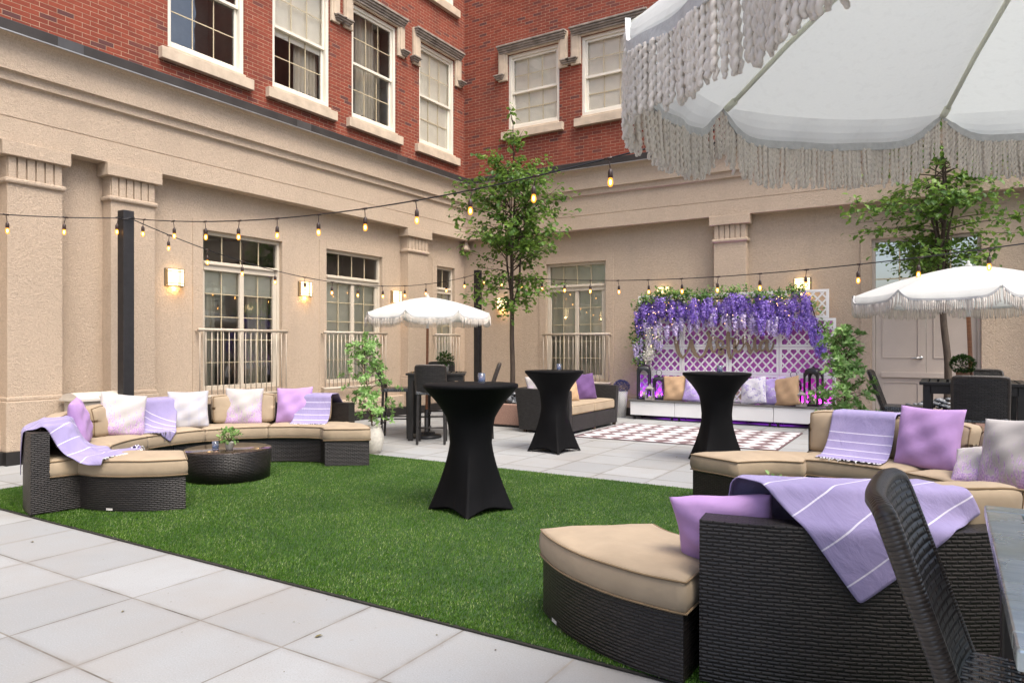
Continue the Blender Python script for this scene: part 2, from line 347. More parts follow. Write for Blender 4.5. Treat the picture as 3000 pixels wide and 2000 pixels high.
# ------------------------------------------------------------------ mesh builder
class MB:
    def __init__(s): s.v = []; s.f = []; s.uv = {}; s.T = None
    def add(s, pts, faces, uvs=None):
        o = len(s.v)
        if s.T is not None: pts = [s.T(p) for p in pts]
        s.v.extend([tuple(p) for p in pts])
        for i, f in enumerate(faces):
            if uvs is not None and uvs[i] is not None: s.uv[len(s.f)] = uvs[i]
            s.f.append(tuple(o + k for k in f))
    def box(s, x0, x1, y0, y1, z0, z1):
        p = [(x, y, z) for z in (z0, z1) for y in (y0, y1) for x in (x0, x1)]
        s.add(p, [(0, 2, 3, 1), (4, 5, 7, 6), (0, 1, 5, 4), (2, 6, 7, 3), (0, 4, 6, 2), (1, 3, 7, 5)])
    def quad(s, a, b, c, d, uv=None): s.add([a, b, c, d], [(0, 1, 2, 3)], [uv] if uv else None)
    def beam(s, a, b, wx, wy, up=(0, 0, 1)):
        a, b = Vector(a), Vector(b); d = (b - a).normalized(); u = Vector(up)
        if abs(d.dot(u)) > .98: u = Vector((1, 0, 0))
        r = d.cross(u).normalized(); q = r.cross(d)
        p = [c + r * i * wx / 2 + q * j * wy / 2 for c in (a, b) for j in (-1, 1) for i in (-1, 1)]
        s.add(p, [(0, 2, 3, 1), (4, 5, 7, 6), (0, 1, 5, 4), (2, 6, 7, 3), (0, 4, 6, 2), (1, 3, 7, 5)])
    def tube(s, path, rad, n=8, caps=True, closed=False):
        path = [Vector(p) for p in path]; m = len(path)
        rad = [rad] * m if isinstance(rad, (int, float)) else rad
        pts = []; acc = 0; us = []
        up = Vector((0, 0, 1)); prev = None
        for i in range(m):
            if closed: d = path[(i + 1) % m] - path[i - 1]
            else: d = path[min(i + 1, m - 1)] - path[max(i - 1, 0)]
            d = d.normalized() if d.length > 1e-9 else Vector((0, 0, 1))
            if prev is None:
                u = up if abs(d.z) < .95 else Vector((1, 0, 0)); a = d.cross(u).normalized()
            else:
                a = (prev - d * prev.dot(d)); a = a.normalized() if a.length > 1e-6 else d.cross(up).normalized()
            prev = a; b = d.cross(a)
            if i: acc += (path[i] - path[i - 1]).length
            us.append(acc)
            for k in range(n):
                t = 2 * math.pi * k / n; pts.append(path[i] + (a * math.cos(t) + b * math.sin(t)) * rad[i])
        F = []; U = []
        for i in range(m if closed else m - 1):
            j = (i + 1) % m
            for k in range(n):
                k2 = (k + 1) % n; F.append((i * n + k, i * n + k2, j * n + k2, j * n + k))
                c = 2 * math.pi * max(rad[i], 1e-4) / n; ue = us[j] if j > i else us[i] + .02
                U.append([(us[i], k * c), (us[i], (k + 1) * c), (ue, (k + 1) * c), (ue, k * c)])
        if caps and not closed:
            F.append(tuple(range(n - 1, -1, -1))); U.append(None); F.append(tuple((m - 1) * n + k for k in range(n))); U.append(None)
        s.add(pts, F, U)
    def lathe(s, prof, n=24, c=(0, 0, 0), fn=None):
        pts = []
        for r, z in prof:
            for k in range(n):
                t = 2 * math.pi * k / n; rr, zz = (r, z) if fn is None else fn(r, z, t)
                pts.append((c[0] + rr * math.cos(t), c[1] + rr * math.sin(t), c[2] + zz))
        F = []; U = []; acc = [0]
        for i in range(1, len(prof)): acc.append(acc[-1] + math.hypot(prof[i][0] - prof[i - 1][0], prof[i][1] - prof[i - 1][1]))
        for i in range(len(prof) - 1):
            rm = max(prof[i][0], prof[i + 1][0])
            for k in range(n):
                k2 = (k + 1) % n; F.append((i * n + k, i * n + k2, (i + 1) * n + k2, (i + 1) * n + k))
                a0, a1 = 2 * math.pi * k / n * rm, 2 * math.pi * (k + 1) / n * rm; U.append([(a0, acc[i]), (a1, acc[i]), (a1, acc[i + 1]), (a0, acc[i + 1])])
        if prof[0][0] > 1e-4: F.append(tuple(range(n - 1, -1, -1))); U.append(None)
        if prof[-1][0] > 1e-4: F.append(tuple((len(prof) - 1) * n + k for k in range(n))); U.append(None)
        s.add(pts, F, U)
    def loft(s, rings, cap=True):
        n = len(rings[0]); pts = [p for r in rings for p in r]; F = []
        for i in range(len(rings) - 1):
            for k in range(n):
                k2 = (k + 1) % n; F.append((i * n + k, i * n + k2, (i + 1) * n + k2, (i + 1) * n + k))
        if cap: F.append(tuple(range(n - 1, -1, -1))); F.append(tuple((len(rings) - 1) * n + k for k in range(n)))
        s.add(pts, F)
    def rbox(s, sx, sy, sz, rad, n=6, fn=None):
        """rounded box about the origin, optionally bent by fn"""
        h = (sx / 2, sy / 2, sz / 2); idx = {}; pts = []; F = []; U = []
        def vert(p):
            k = (round(p[0], 5), round(p[1], 5), round(p[2], 5))
            if k not in idx:
                q = [max(-h[i] + rad, min(h[i] - rad, p[i] * h[i])) for i in range(3)]
                d = Vector([p[i] * h[i] - q[i] for i in range(3)])
                if d.length > 1e-9: d = d.normalized() * rad
                o = Vector(q) + d; idx[k] = len(pts); pts.append(o)
            return idx[k]
        # sample positions: dense near the edges
        def samples(hh):
            e = 1 - rad / hh; out = [-1 + (1 - e) * i / 3 for i in range(3)] + [-e + 2 * e * i / n for i in range(n + 1)] + [e + (1 - e) * (i + 1) / 3 for i in range(3)]
            return out
        S = [samples(x) for x in h]
        for ax in range(3):
            a, b = (ax + 1) % 3, (ax + 2) % 3
            for sgn in (-1, 1):
                for i in range(len(S[a]) - 1):
                    for j in range(len(S[b]) - 1):
                        q = []; uu = []
                        for (di, dj) in ((0, 0), (1, 0), (1, 1), (0, 1)):
                            p = [0, 0, 0]; p[ax] = sgn; p[a] = S[a][i + di]; p[b] = S[b][j + dj]; q.append(vert(p)); uu.append((p[a] * h[a], p[b] * h[b]))
                        if sgn < 0: q.reverse(); uu.reverse()
                        F.append(tuple(q)); U.append(uu)
        if fn: pts = [fn(p) for p in pts]
        s.add(pts, F, U)
    def build(s, name, m, parent=None, smooth=False, loc=None, bevel=0, uv=True, sub=0):
        me = bpy.data.meshes.new(name); me.from_pydata(s.v, [], s.f)
        if uv:
            L = me.uv_layers.new(name="UVMap"); co = s.v; arr = np.zeros((len(me.loops), 2), dtype=np.float32); k = 0
            for i, f in enumerate(s.f):
                if i in s.uv:
                    for q in s.uv[i]: arr[k] = q; k += 1
                    continue
                p0, p1, p2 = co[f[0]], co[f[1]], co[f[2]]
                if len(f) > 3: p2 = co[f[3]]; p1b = co[f[2]]; e1 = [p1b[t] - p0[t] for t in range(3)]; e2 = [p2[t] - p1[t] for t in range(3)]
                else: e1 = [p1[t] - p0[t] for t in range(3)]; e2 = [p2[t] - p0[t] for t in range(3)]
                nx = e1[1] * e2[2] - e1[2] * e2[1]; ny = e1[2] * e2[0] - e1[0] * e2[2]; nz = e1[0] * e2[1] - e1[1] * e2[0]
                ax, ay, az = abs(nx), abs(ny), abs(nz)
                for v in f:
                    q = co[v]; arr[k] = (q[0], q[1]) if az >= ax and az >= ay else ((q[1], q[2]) if ax >= ay else (q[0], q[2])); k += 1
            L.data.foreach_set("uv", arr.ravel())
        if smooth: me.polygons.foreach_set("use_smooth", [True] * len(me.polygons))
        me.materials.append(m); o = bpy.data.objects.new(name, me); C.objects.link(o)
        if parent is not None: o.parent = parent
        if loc is not None: o.location = loc
        if bevel:
            b = o.modifiers.new("bevel", 'BEVEL'); b.width = bevel; b.segments = 2; b.limit_method = 'ANGLE'; b.angle_limit = R(40)
        if sub: q = o.modifiers.new("sub", 'SUBSURF'); q.levels = sub; q.render_levels = sub
        return o

def tag(o, label=None, cat=None, group=None, kind=None):
    if label: o['label'] = label
    if cat: o['category'] = cat
    if group: o['group'] = group
    if kind: o['kind'] = kind
    return o
def thing(name, label, cat, loc=(0, 0, 0), rz=0, group=None):
    o = bpy.data.objects.new(name, None); C.objects.link(o); o.location = loc; o.rotation_euler = (0, 0, rz); o.empty_display_size = .1
    return tag(o, label, cat, group)
def dup(root, loc, rz=0, label=None, group=None):
    r = root.copy(); C.objects.link(r); r.location = loc; r.rotation_euler = (0, 0, rz)
    if label: r['label'] = label
    if group: r['group'] = group
    for ch in list(root.children):
        c = ch.copy(); C.objects.link(c); c.parent = r
        for g in list(ch.children):
            d = g.copy(); C.objects.link(d); d.parent = c
    return r
def rnd(a, b): return a + (b - a) * random.random()
def spline(P, n=8):
    P = [Vector(p) for p in P]; out = []
    for i in range(len(P) - 1):
        p0, p1, p2, p3 = P[max(i - 1, 0)], P[i], P[i + 1], P[min(i + 2, len(P) - 1)]
        for k in range(n):
            t = k / n; out.append(.5 * ((2 * p1) + (p2 - p0) * t + (2 * p0 - 5 * p1 + 4 * p2 - p3) * t * t + (3 * p1 - p0 - 3 * p2 + p3) * t ** 3))
    out.append(P[-1]); return out

# ------------------------------------------------------------------ ground
g = MB(); g.box(-9.9, 12, -12, 13.8, -.2, 0); tag(g.build('courtyard_paving', M['paver']), kind='structure')
GX0, GX1, GY0, GY1 = -7.85, 1.25, 2.875, 6.8
g = MB(); g.box(GX0, GX1, GY0, GY1, .004, .012); tag(g.build('turf_base', plain('turf_backing', (.022, .055, .012), .95, .3, 12)), kind='structure')
g = MB(); g.box(GX0 - .01, GX1, GY0 - .020, GY0 - .002, .003, .010); g.box(GX0 - .02, GX0 - .001, GY0, GY1, .003, .012)
tag(g.build('turf_edging', M['soil']), kind='structure')
def blades():
    N = 520000
    # more blades where the turf is close and seen down onto
    X = RNG.uniform(GX0, GX1, N); Y = GY0 + (GY1 - GY0) * RNG.random(N) ** 1.25 - .012 * RNG.random(N) * (1 + np.sin(X * 5) * .6)
    a = RNG.uniform(0, 2 * math.pi, N); hgt = RNG.uniform(.010, .019, N); wd = RNG.uniform(.0014, .0028, N)
    patch = .6 + .4 * np.sin(X * 2.3 + 1.3 * np.sin(Y * 2.1)) * np.sin(Y * 1.9 + X * .7); lean = RNG.uniform(0, .015, N)
    la = RNG.normal(.6, 1.1, N) + patch * .8
    base = np.stack([X, Y, np.full(N, .011)], 1); dx = np.stack([np.cos(a), np.sin(a), np.zeros(N)], 1) * wd[:, None]
    tip = base + np.stack([np.cos(la) * lean, np.sin(la) * lean, hgt], 1)
    V = np.empty((N, 3, 3), np.float32); V[:, 0] = base - dx; V[:, 1] = base + dx; V[:, 2] = tip
    me = bpy.data.meshes.new('artificial_grass'); me.vertices.add(3 * N); me.vertices.foreach_set('co', V.ravel())
    me.loops.add(3 * N); me.loops.foreach_set('vertex_index', np.arange(3 * N, dtype=np.int32)); me.polygons.add(N)
    me.polygons.foreach_set('loop_start', np.arange(0, 3 * N, 3, dtype=np.int32)); me.polygons.foreach_set('loop_total', np.full(N, 3, np.int32))
    me.update(); me.materials.append(M['turf']); o = bpy.data.objects.new('artificial_grass', me); C.objects.link(o)
    tag(o, 'green artificial grass lawn laid on the pale paving', 'grass', kind='stuff')
blades()

# ------------------------------------------------------------------ building
XW, YW = -9.65, 13.5
def ML(p): return (XW + p[1], p[0], p[2])        # left wall: (along, out, up)
def MBk(p): return (p[0], YW - p[1], p[2])       # back wall
bld = thing('brick_building', 'red brick building with a beige stucco ground floor wrapping two sides of the courtyard', 'building')
LEFT0, RIGHT1, TOP = -4.0, 5.0, 12.2
gw_l = [(6.66, 8.16), (9.16, 10.65), (12.42, 13.08)]; gw_b = [(-7.45, -6.04)]
uw_l = [(6.11, 7.43), (7.98, 9.27), (9.83, 11.11), (11.84, 13.11)]; uw_b = [(-8.44, -7.14), (-6.61, -5.31), (-4.6, -3.3), (-2.6, -1.3)]
GZ0, GZ1, UZ0, UZ1 = .72, 3.17, 5.75, 7.93
DOOR = (-1.12, .44, 0.0, 3.22)
def wall(T, a0, a1, z0, z1, holes, p, depth):
    m = MB(); m.T = T
    A = sorted({a0, a1, *[h[0] for h in holes], *[h[1] for h in holes]}); Z = sorted({z0, z1, *[h[2] for h in holes], *[h[3] for h in holes]})
    for i in range(len(A) - 1):
        for j in range(len(Z) - 1):
            ca, cz = (A[i] + A[i + 1]) / 2, (Z[j] + Z[j + 1]) / 2
            if any(h[0] < ca < h[1] and h[2] < cz < h[3] for h in holes): continue
            m.quad((A[i], p, Z[j]), (A[i + 1], p, Z[j]), (A[i + 1], p, Z[j + 1]), (A[i], p, Z[j + 1]))
    for h in holes:
        q = p - depth
        m.quad((h[0], p, h[2]), (h[0], q, h[2]), (h[0], q, h[3]), (h[0], p, h[3])); m.quad((h[1], p, h[2]), (h[1], q, h[2]), (h[1], q, h[3]), (h[1], p, h[3]))
        m.quad((h[0], p, h[3]), (h[0], q, h[3]), (h[1], q, h[3]), (h[1], p, h[3]))
        if h[2] > .01: m.quad((h[0], p, h[2]), (h[0], q, h[2]), (h[1], q, h[2]), (h[1], p, h[2]))
    return m
hl = [(a, b, GZ0, GZ1) for a, b in gw_l]; hb = [(a, b, GZ0, GZ1) for a, b in gw_b] + [DOOR]
wall(ML, LEFT0, YW - .02, 0, 4.0, hl, .02, .17).build('stucco_wall', M['stucco'], bld)
wall(MBk, XW + .02, RIGHT1, 0, 4.0, hb, .02, .17).build('stucco_wall', M['stucco'], bld)
ul = [(a, b, UZ0, UZ1) for a, b in uw_l] + [(11.84, 13.11, 9.15, 11.3), (9.83, 11.11, 9.15, 11.3)]; ub = [(a, b, UZ0 + .5, UZ1) for a, b in uw_b] + [(-8.44, -7.14, 9.62, 11.5)]
wall(ML, LEFT0, YW, 4.0, TOP, ul, 0, .2).build('brick_wall', M['brick'], bld)
wall(MBk, XW, .35, 4.0, TOP, ub, 0, .2).build('brick_wall', M['brick'], bld)
# entablature and gutter, mitred in the corner
def mitre(prof, name, m, smooth=False):
    o = MB(); n = len(prof)
    P = []
    for (p, z) in prof: P.append(((XW + p, LEFT0, z), (XW + p, YW - p, z), (RIGHT1, YW - p, z)))
    for i in range(n - 1):
        a, b = P[i], P[i + 1]; o.quad(a[0], a[1], b[1], b[0]); o.quad(a[1], a[2], b[2], b[1])
    return o.build(name, m, bld, smooth)
mitre([(.02, 3.82), (.25, 3.82), (.25, 4.085), (.235, 4.09), (.235, 4.105), (.242, 4.11), (.242, 4.475), (.246, 4.495), (.258, 4.508), (.292, 4.512), (.294, 4.59), (.30, 4.61), (.312, 4.622), (.345, 4.626), (.348, 4.82), (.350, 4.845), (.352, 4.89), (.362, 4.935), (.385, 4.975), (.42, 5.0), (.462, 5.012), (.462, 5.03)], 'cornice', M['stucco'])
mitre([(.44, 5.015), (.475, 5.015), (.475, 5.03), (.462, 5.03), (.462, 5.15), (.44, 5.165), (.0, 5.20)], 'gutter', M['gutter'])
mitre([(.476, 5.012), (.481, 5.012), (.481, 5.028), (.476, 5.028)], 'gutter_lip', M['gutter_lip'])
for y in (1.2, 4.4, 8.1, 10.6): o = MB(); o.box(XW + .463, XW + .467, y, y + .30, 5.032, 5.149); o.build('gutter_joint', plain('gutter_cover', (.055, .05, .046), .4, .2, 3), bld)
def trims(T, spans, out, z0, z1, name, m, bevel=.006):
    o = MB(); o.T = T
    for a, b in spans: o.box(a, b, .0, out, z0, z1)
    return o.build(name, m, bld, bevel=bevel)
trims(ML, [(LEFT0, YW - .1)], .20, 0, .155, 'plinth', M['plinth']); trims(MBk, [(XW + .1, -1.3), (.62, RIGHT1)], .20, 0, .155, 'plinth', M['plinth'])
trims(ML, [(LEFT0, YW - .1)], .14, .155, .40, 'wall_base', M['stucco'], .015); trims(MBk, [(XW + .1, -1.3), (.62, RIGHT1)], .14, .155, .40, 'wall_base', M['stucco'], .015)
def pilaster(T, a, b):
    o = MB(); o.T = T; o.box(a, b, .02, .225, .0, 3.34)
    sh = o.build('pilaster', M['stucco'], bld, bevel=.006)
    o = MB(); o.T = T; o.box(a - .03, b + .03, .02, .27, .155, .75); o.box(a - .015, b + .015, .02, .25, .75, .80); o.build('pilaster_base', M['stucco'], sh, bevel=.012)
    o = MB(); o.T = T; o.box(a - .035, b + .035, .02, .262, 3.33, 3.395); o.build('necking', M['stucco'], sh, bevel=.022)
    o = MB(); o.T = T; n = 6; wdt = (b - a) / n
    o.box(a, b, .02, .205, 3.395, 3.65)
    for i in range(n): o.box(a + i * wdt + .009, a + (i + 1) * wdt - .009, .2, .232, 3.396, 3.649)
    o.build('fluting', M['stucco'], sh, bevel=.004)
    o = MB(); o.T = T; o.box(a - .075, b + .075, .02, .285, 3.65, 3.819); o.build('abacus', M['stucco'], sh, bevel=.006)
    o = MB(); o.T = T; o.box(a - .04, b + .04, .02, .29, 0, .156); o.build('plinth_block', M['plinth'], sh)
for a, b in ((3.96, 4.57), (5.17, 5.78), (11.22, 11.86), (1.4, 2.0)): pilaster(ML, a, b)
for a, b in ((-3.75, -3.16), (1.35, 1.95)): pilaster(MBk, a, b)
o = MB(); o.lathe([(.0, 3.60), (.10, 3.60), (.115, 3.615), (.115, 3.63), (.10, 3.65), (.03, 3.80), (.03, 3.82)], 20, (XW + .16, YW - .16, 0)); o.build('corner_bracket', M['stucco'], bld, True)

def gwin(T, a, b, shade, name='window', cols=2, curtain=False, rail=(.12, .02)):
    z0, z1 = GZ0, GZ1; tr0, tr1 = 2.57, 2.71; fw = .055
    f = MB(); f.T = T
    f.box(a, a + fw, -.12, -.04, z0, z1); f.box(b - fw, b, -.12, -.04, z0, z1); f.box(a + fw, b - fw, -.12, -.04, z0, z0 + .07); f.box(a + fw, b - fw, -.12, -.04, z1 - fw, z1)
    f.box(a + fw, b - fw, -.125, -.03, tr0, tr1); f.box(a + fw, b - fw, -.03, .0, tr0 + .085, tr1 - .02)
    mid = (a + b) / 2
    if cols == 2: f.box(mid - .04, mid + .04, -.118, -.045, z0 + .07, tr0); f.box(b - fw - .07, b - fw, -.11, -.05, z0 + .07, tr0); f.box(a + fw, a + fw + .03, -.11, -.05, z0 + .07, tr0)
    W = f.build(name, M['beigeframe'], bld, bevel=.004)
    s = MB(); s.T = T; ob = (a - .17, b + .17)
    s.box(ob[0], a, .02, .034, .40, z1 + .15); s.box(b, ob[1], .02, .034, .40, z1 + .15); s.box(a, b, .02, .034, z1, z1 + .15)
    s.build('surround', M['stucco'], W, bevel=.004)
    m = MB(); m.T = T
    n4 = 4 if cols == 2 else 2
    for i in range(1, n4): x = a + fw + (b - a - 2 * fw) * i / n4; m.box(x - .0065, x + .0065, -.094, -.072, tr1, z1 - fw)
    panels = [(a + fw + .03, mid - .04), (mid + .04, b - fw - .07)] if cols == 2 else [(a + fw, b - fw)]
    for p0, p1 in panels:
        x = (p0 + p1) / 2; m.box(x - .0065, x + .0065, -.094, -.074, z0 + .07, tr0)
        for k in range(1, 5): z = z0 + .07 + (tr0 - z0 - .07) * k / 5; m.box(p0, p1, -.0935, -.0745, z - .0065, z + .0065)
    m.build('muntin', M['muntin'], W)
    q = MB(); q.T = T; q.quad((a + fw, -.085, z0 + .07), (b - fw, -.085, z0 + .07), (b - fw, -.085, tr0), (a + fw, -.085, tr0)); q.quad((a + fw, -.085, tr1), (b - fw, -.085, tr1), (b - fw, -.085, z1 - fw), (a + fw, -.085, z1 - fw)); q.build('pane', M['glass'], W)
    room(T, a, b, z0, z1, W)
    if shade is not None:
        s = MB(); s.T = T; s.box(a + .05, b - .05, -.135, -.128, shade, tr0 if not curtain else z1); s.build('roller_shade', M['shade'], W)
    if curtain: drape(T, a + .06, b - .06, z0 + .03, shade + .02, W)
    # Juliet railing: two rails and round bars
    r = MB(); r.T = T; x0, x1 = a - rail[0], b + rail[1]
    for z in (1.65, .635): r.tube([(x0 - .02, .115, z), (x1 + .02, .115, z)], .024, 10)
    n = max(4, int((x1 - x0) / .1))
    for i in range(n + 1): x = x0 + .01 + (x1 - x0 - .02) * i / n; r.tube([(x, .115, .635), (x, .115, 1.65)], .0075, 6)
    for x in (x0, x1):
        for z in (1.63, .65): r.tube([(x, .02, z), (x, .115, z)], .014, 8)
    r.build('railing', M['rail'], W, True)
    return W
def room(T, a, b, z0, z1, W):
    r = MB(); r.T = T; d = -1.3
    a -= .25; b += .25; z0 -= .1; z1 += .1
    r.quad((a, d, z0), (b, d, z0), (b, d, z1), (a, d, z1)); r.quad((a, -.2, z0), (a, d, z0), (a, d, z1), (a, -.2, z1)); r.quad((b, -.2, z0), (b, d, z0), (b, d, z1), (b, -.2, z1))
    r.quad((a, -.2, z0), (b, -.2, z0), (b, d, z0), (a, d, z0)); r.quad((a, -.2, z1), (b, -.2, z1), (b, d, z1), (a, d, z1)); r.build('interior', M['room'], W)
def drape(T, a, b, z0, z1, W, depth=-.24, n=60, amp=.03):
    d = MB(); d.T = T; P = []
    for i in range(n + 1):
        t = i / n; x = a + (b - a) * t; P.append((x, depth + amp * math.sin(t * (b - a) * 52 + math.sin(t * 9) * 2)))
    for i in range(n): d.quad((P[i][0], P[i][1], z0), (P[i + 1][0], P[i + 1][1], z0), (P[i + 1][0], P[i + 1][1], z1), (P[i][0], P[i][1], z1))
    d.build('curtain', M['curtain'], W, True)
W1 = gwin(ML, *gw_l[0], 2.22); drape(ML, 7.62, 8.06, .78, 2.6, W1, -.2, 30, .02); drape(ML, 6.72, 7.05, .78, 2.6, W1, -.22, 24, .02); gwin(ML, *gw_l[1], .80); gwin(ML, *gw_l[2], .80, cols=1, rail=(.15, .07)); gwin(MBk, *gw_b[0], 1.62, curtain=True, rail=(.03, .12))

def uwin(T, a, b, z0, z1, mode, hood=True, sill0=None):
    fw = .07; zm = (z0 + z1) / 2 - .02
    f = MB(); f.T = T
    f.box(a, a + fw, -.16, -.03, z0, z1); f.box(b - fw, b, -.16, -.03, z0, z1); f.box(a + fw, b - fw, -.16, -.03, z1 - .075, z1); f.box(a + fw, b - fw, -.16, -.02, z0, z0 + .085)
    W = f.build('window', M['cream'], bld, bevel=.006)
    s = MB(); s.T = T                                    # sashes
    for (s0, s1, p) in ((zm - .02, z1 - .075, -.075), (z0 + .085, zm + .035, -.115)):
        s.box(a + fw, a + fw + .045, p - .03, p + .01, s0, s1); s.box(b - fw - .045, b - fw, p - .03, p + .01, s0, s1)
        s.box(a + fw + .045, b - fw - .045, p - .031, p + .012, s0, s0 + .05); s.box(a + fw + .045, b - fw - .045, p - .031, p + .012, s1 - .05, s1)
    s.build('sash', M['cream'], W, bevel=.004)
    m = MB(); m.T = T; x0, x1 = a + fw + .045, b - fw - .045
    for (s0, s1, p) in ((zm + .03, z1 - .125, -.09), (z0 + .135, zm - .015, -.13)):
        for i in (1, 2): x = x0 + (x1 - x0) * i / 3; m.box(x - .008, x + .008, p - .006, p + .006, s0, s1)
        z = (s0 + s1) / 2; m.box(x0, x1, p - .0055, p + .0055, z - .008, z + .008)
    m.build('muntin', M['muntin'], W)
    q = MB(); q.T = T
    for (s0, s1, p) in ((zm + .03, z1 - .125, -.088), (z0 + .135, zm - .015, -.128)): q.quad((x0, p, s0), (x1, p, s0), (x1, p, s1), (x0, p, s1))
    q.build('pane', M['glass'] if mode == 'none' else glass_pane('clear_glass', (1, 1, 1), .4), W); room(T, a, b, z0, z1, W)
    s = MB(); s.T = T; s0 = z0 - .05; s.box(a - .14, b + .115, -.16, .095, s0 - .17, s0)
    s.box(a + .0, b - .0, -.16, .04, s0, z0 + .001); s.build('sill', M['stone'], W, bevel=.008)
    if hood:
        h = MB(); h.T = T; e0, e1 = a - .235, b + .215; zt = z1 + .2
        h.box(e0, a, .0, .05, 7.36, zt); h.box(b, e1, .0, .05, 7.36, zt); h.box(a, b, .0, .05, z1, zt)
        h.box(e0 + .03, a - .05, .05, .07, 7.5, zt - .08); h.box(b + .05, e1 - .03, .05, .07, 7.5, zt - .08)
        h.build('stone_surround', M['stone'], W, bevel=.008)
        h = MB(); h.T = T
        for k, (dz, pr) in enumerate(((0, .17), (-.045, .14), (-.085, .11), (-.13, .085))): h.box(e0 + .01 + k * .012, e1 - .01 - k * .012, .0, pr, zt + dz - .04, zt + dz)
        for c0, c1 in ((e0 - .08, a - .07), (b + .07, e1 + .08)):
            h.box(c0, c1, .0, .15, 7.47, 7.50); h.box(c0 + .02, c1 - .02, .0, .12, 7.435, 7.47); h.box(c0 + .04, c1 - .04, .0, .09, 7.40, 7.435)
        h.build('hood_mould', M['stone_dark'], W, bevel=.006)
    if mode == 'shade': s = MB(); s.T = T; s.box(a + .06, b - .06, -.15, -.143, z0 + .13, z1); s.build('roller_shade', M['shade'], W)
    if mode == 'half': s = MB(); s.T = T; s.box(a + .06, b - .06, -.15, -.143, zm - .12, z1); s.build('roller_shade', M['shade'], W); drape(T, b - .62, b - .05, z0, z1, W, -.26, 36)
    if mode == 'curtain': drape(T, a + .38, b - .36, z0, z1, W, -.3, 40, .035); drape(T, b - .3, b + .1, z0, z1, W, -.55, 24)
    if mode in ('half', 'curtain'):
        c = MB(); c.T = T
        for k in range(4):
            x = a + .55 + k * .16 + rnd(-.03, .03); c.tube([(x - .1, -.24, z0 + .12), (x, -.25, z0 + .15 + rnd(0, .03)), (x + .1, -.24, z0 + .12)], [.03, .055, .03], 8)
        c.build('folded_clothes', fabric('dark_cloth', (.035, .03, .06), 200, .6), W, True)
    return W
for (a, b), md in zip(uw_l, ['none', 'half', 'curtain', 'shade']): uwin(ML, a, b, UZ0, UZ1, md)
for (a, b), md in zip(uw_b, ['shade', 'shade', 'shade', 'shade']): uwin(MBk, a, b, UZ0 + .5, UZ1, md)
for (a, b) in ((11.84, 13.11), (9.83, 11.11)): uwin(ML, a, b, 9.15, 11.3, 'shade', False)
uwin(MBk, -8.44, -7.14, 9.62, 11.5, 'shade', False)

wing = thing('brick_wing', 'brick wing across the courtyard, mirrored dark in the window glass', 'building')
def wing_wall(T, a0, a1, zt):
    hs = [(a, a + 1.3, z, z + 2.2) for z in (5.75, 9.15) for a in np.arange(a0 + 1, a1 - 1.5, 2.6)]
    wall(T, a0, a1, 4.0, zt, hs, 0, .2).build('brick_wall', M['brick'], wing); wall(T, a0, a1, 0, 4.0, [], .02, .1).build('stucco_wall', M['stucco'], wing)
    for h in hs:
        m = MB(); m.T = T; a, b, z0, z1 = h
        m.box(a, b, -.2, -.12, z0, z0 + .08); m.box(a, b, -.2, -.12, z1 - .08, z1); m.box(a, a + .08, -.2, -.12, z0 + .08, z1 - .08); m.box(b - .08, b, -.2, -.12, z0 + .08, z1 - .08); m.box(a + .08, b - .08, -.19, -.13, (z0 + z1) / 2 - .03, (z0 + z1) / 2 + .03); f = m.build('window', M['cream'], wing)
        m = MB(); m.T = T; m.quad((a + .08, -.16, z0 + .08), (b - .08, -.16, z0 + .08), (b - .08, -.16, z1 - .08), (a + .08, -.16, z1 - .08)); m.build('roller_shade', M['shade'], f)
wing_wall(lambda p: (8.6 - p[1], p[0], p[2]), -9.0, 5.5, 12.2); wing_wall(lambda p: (p[0], -9.0 + p[1], p[2]), XW, -3.6, 12.2)

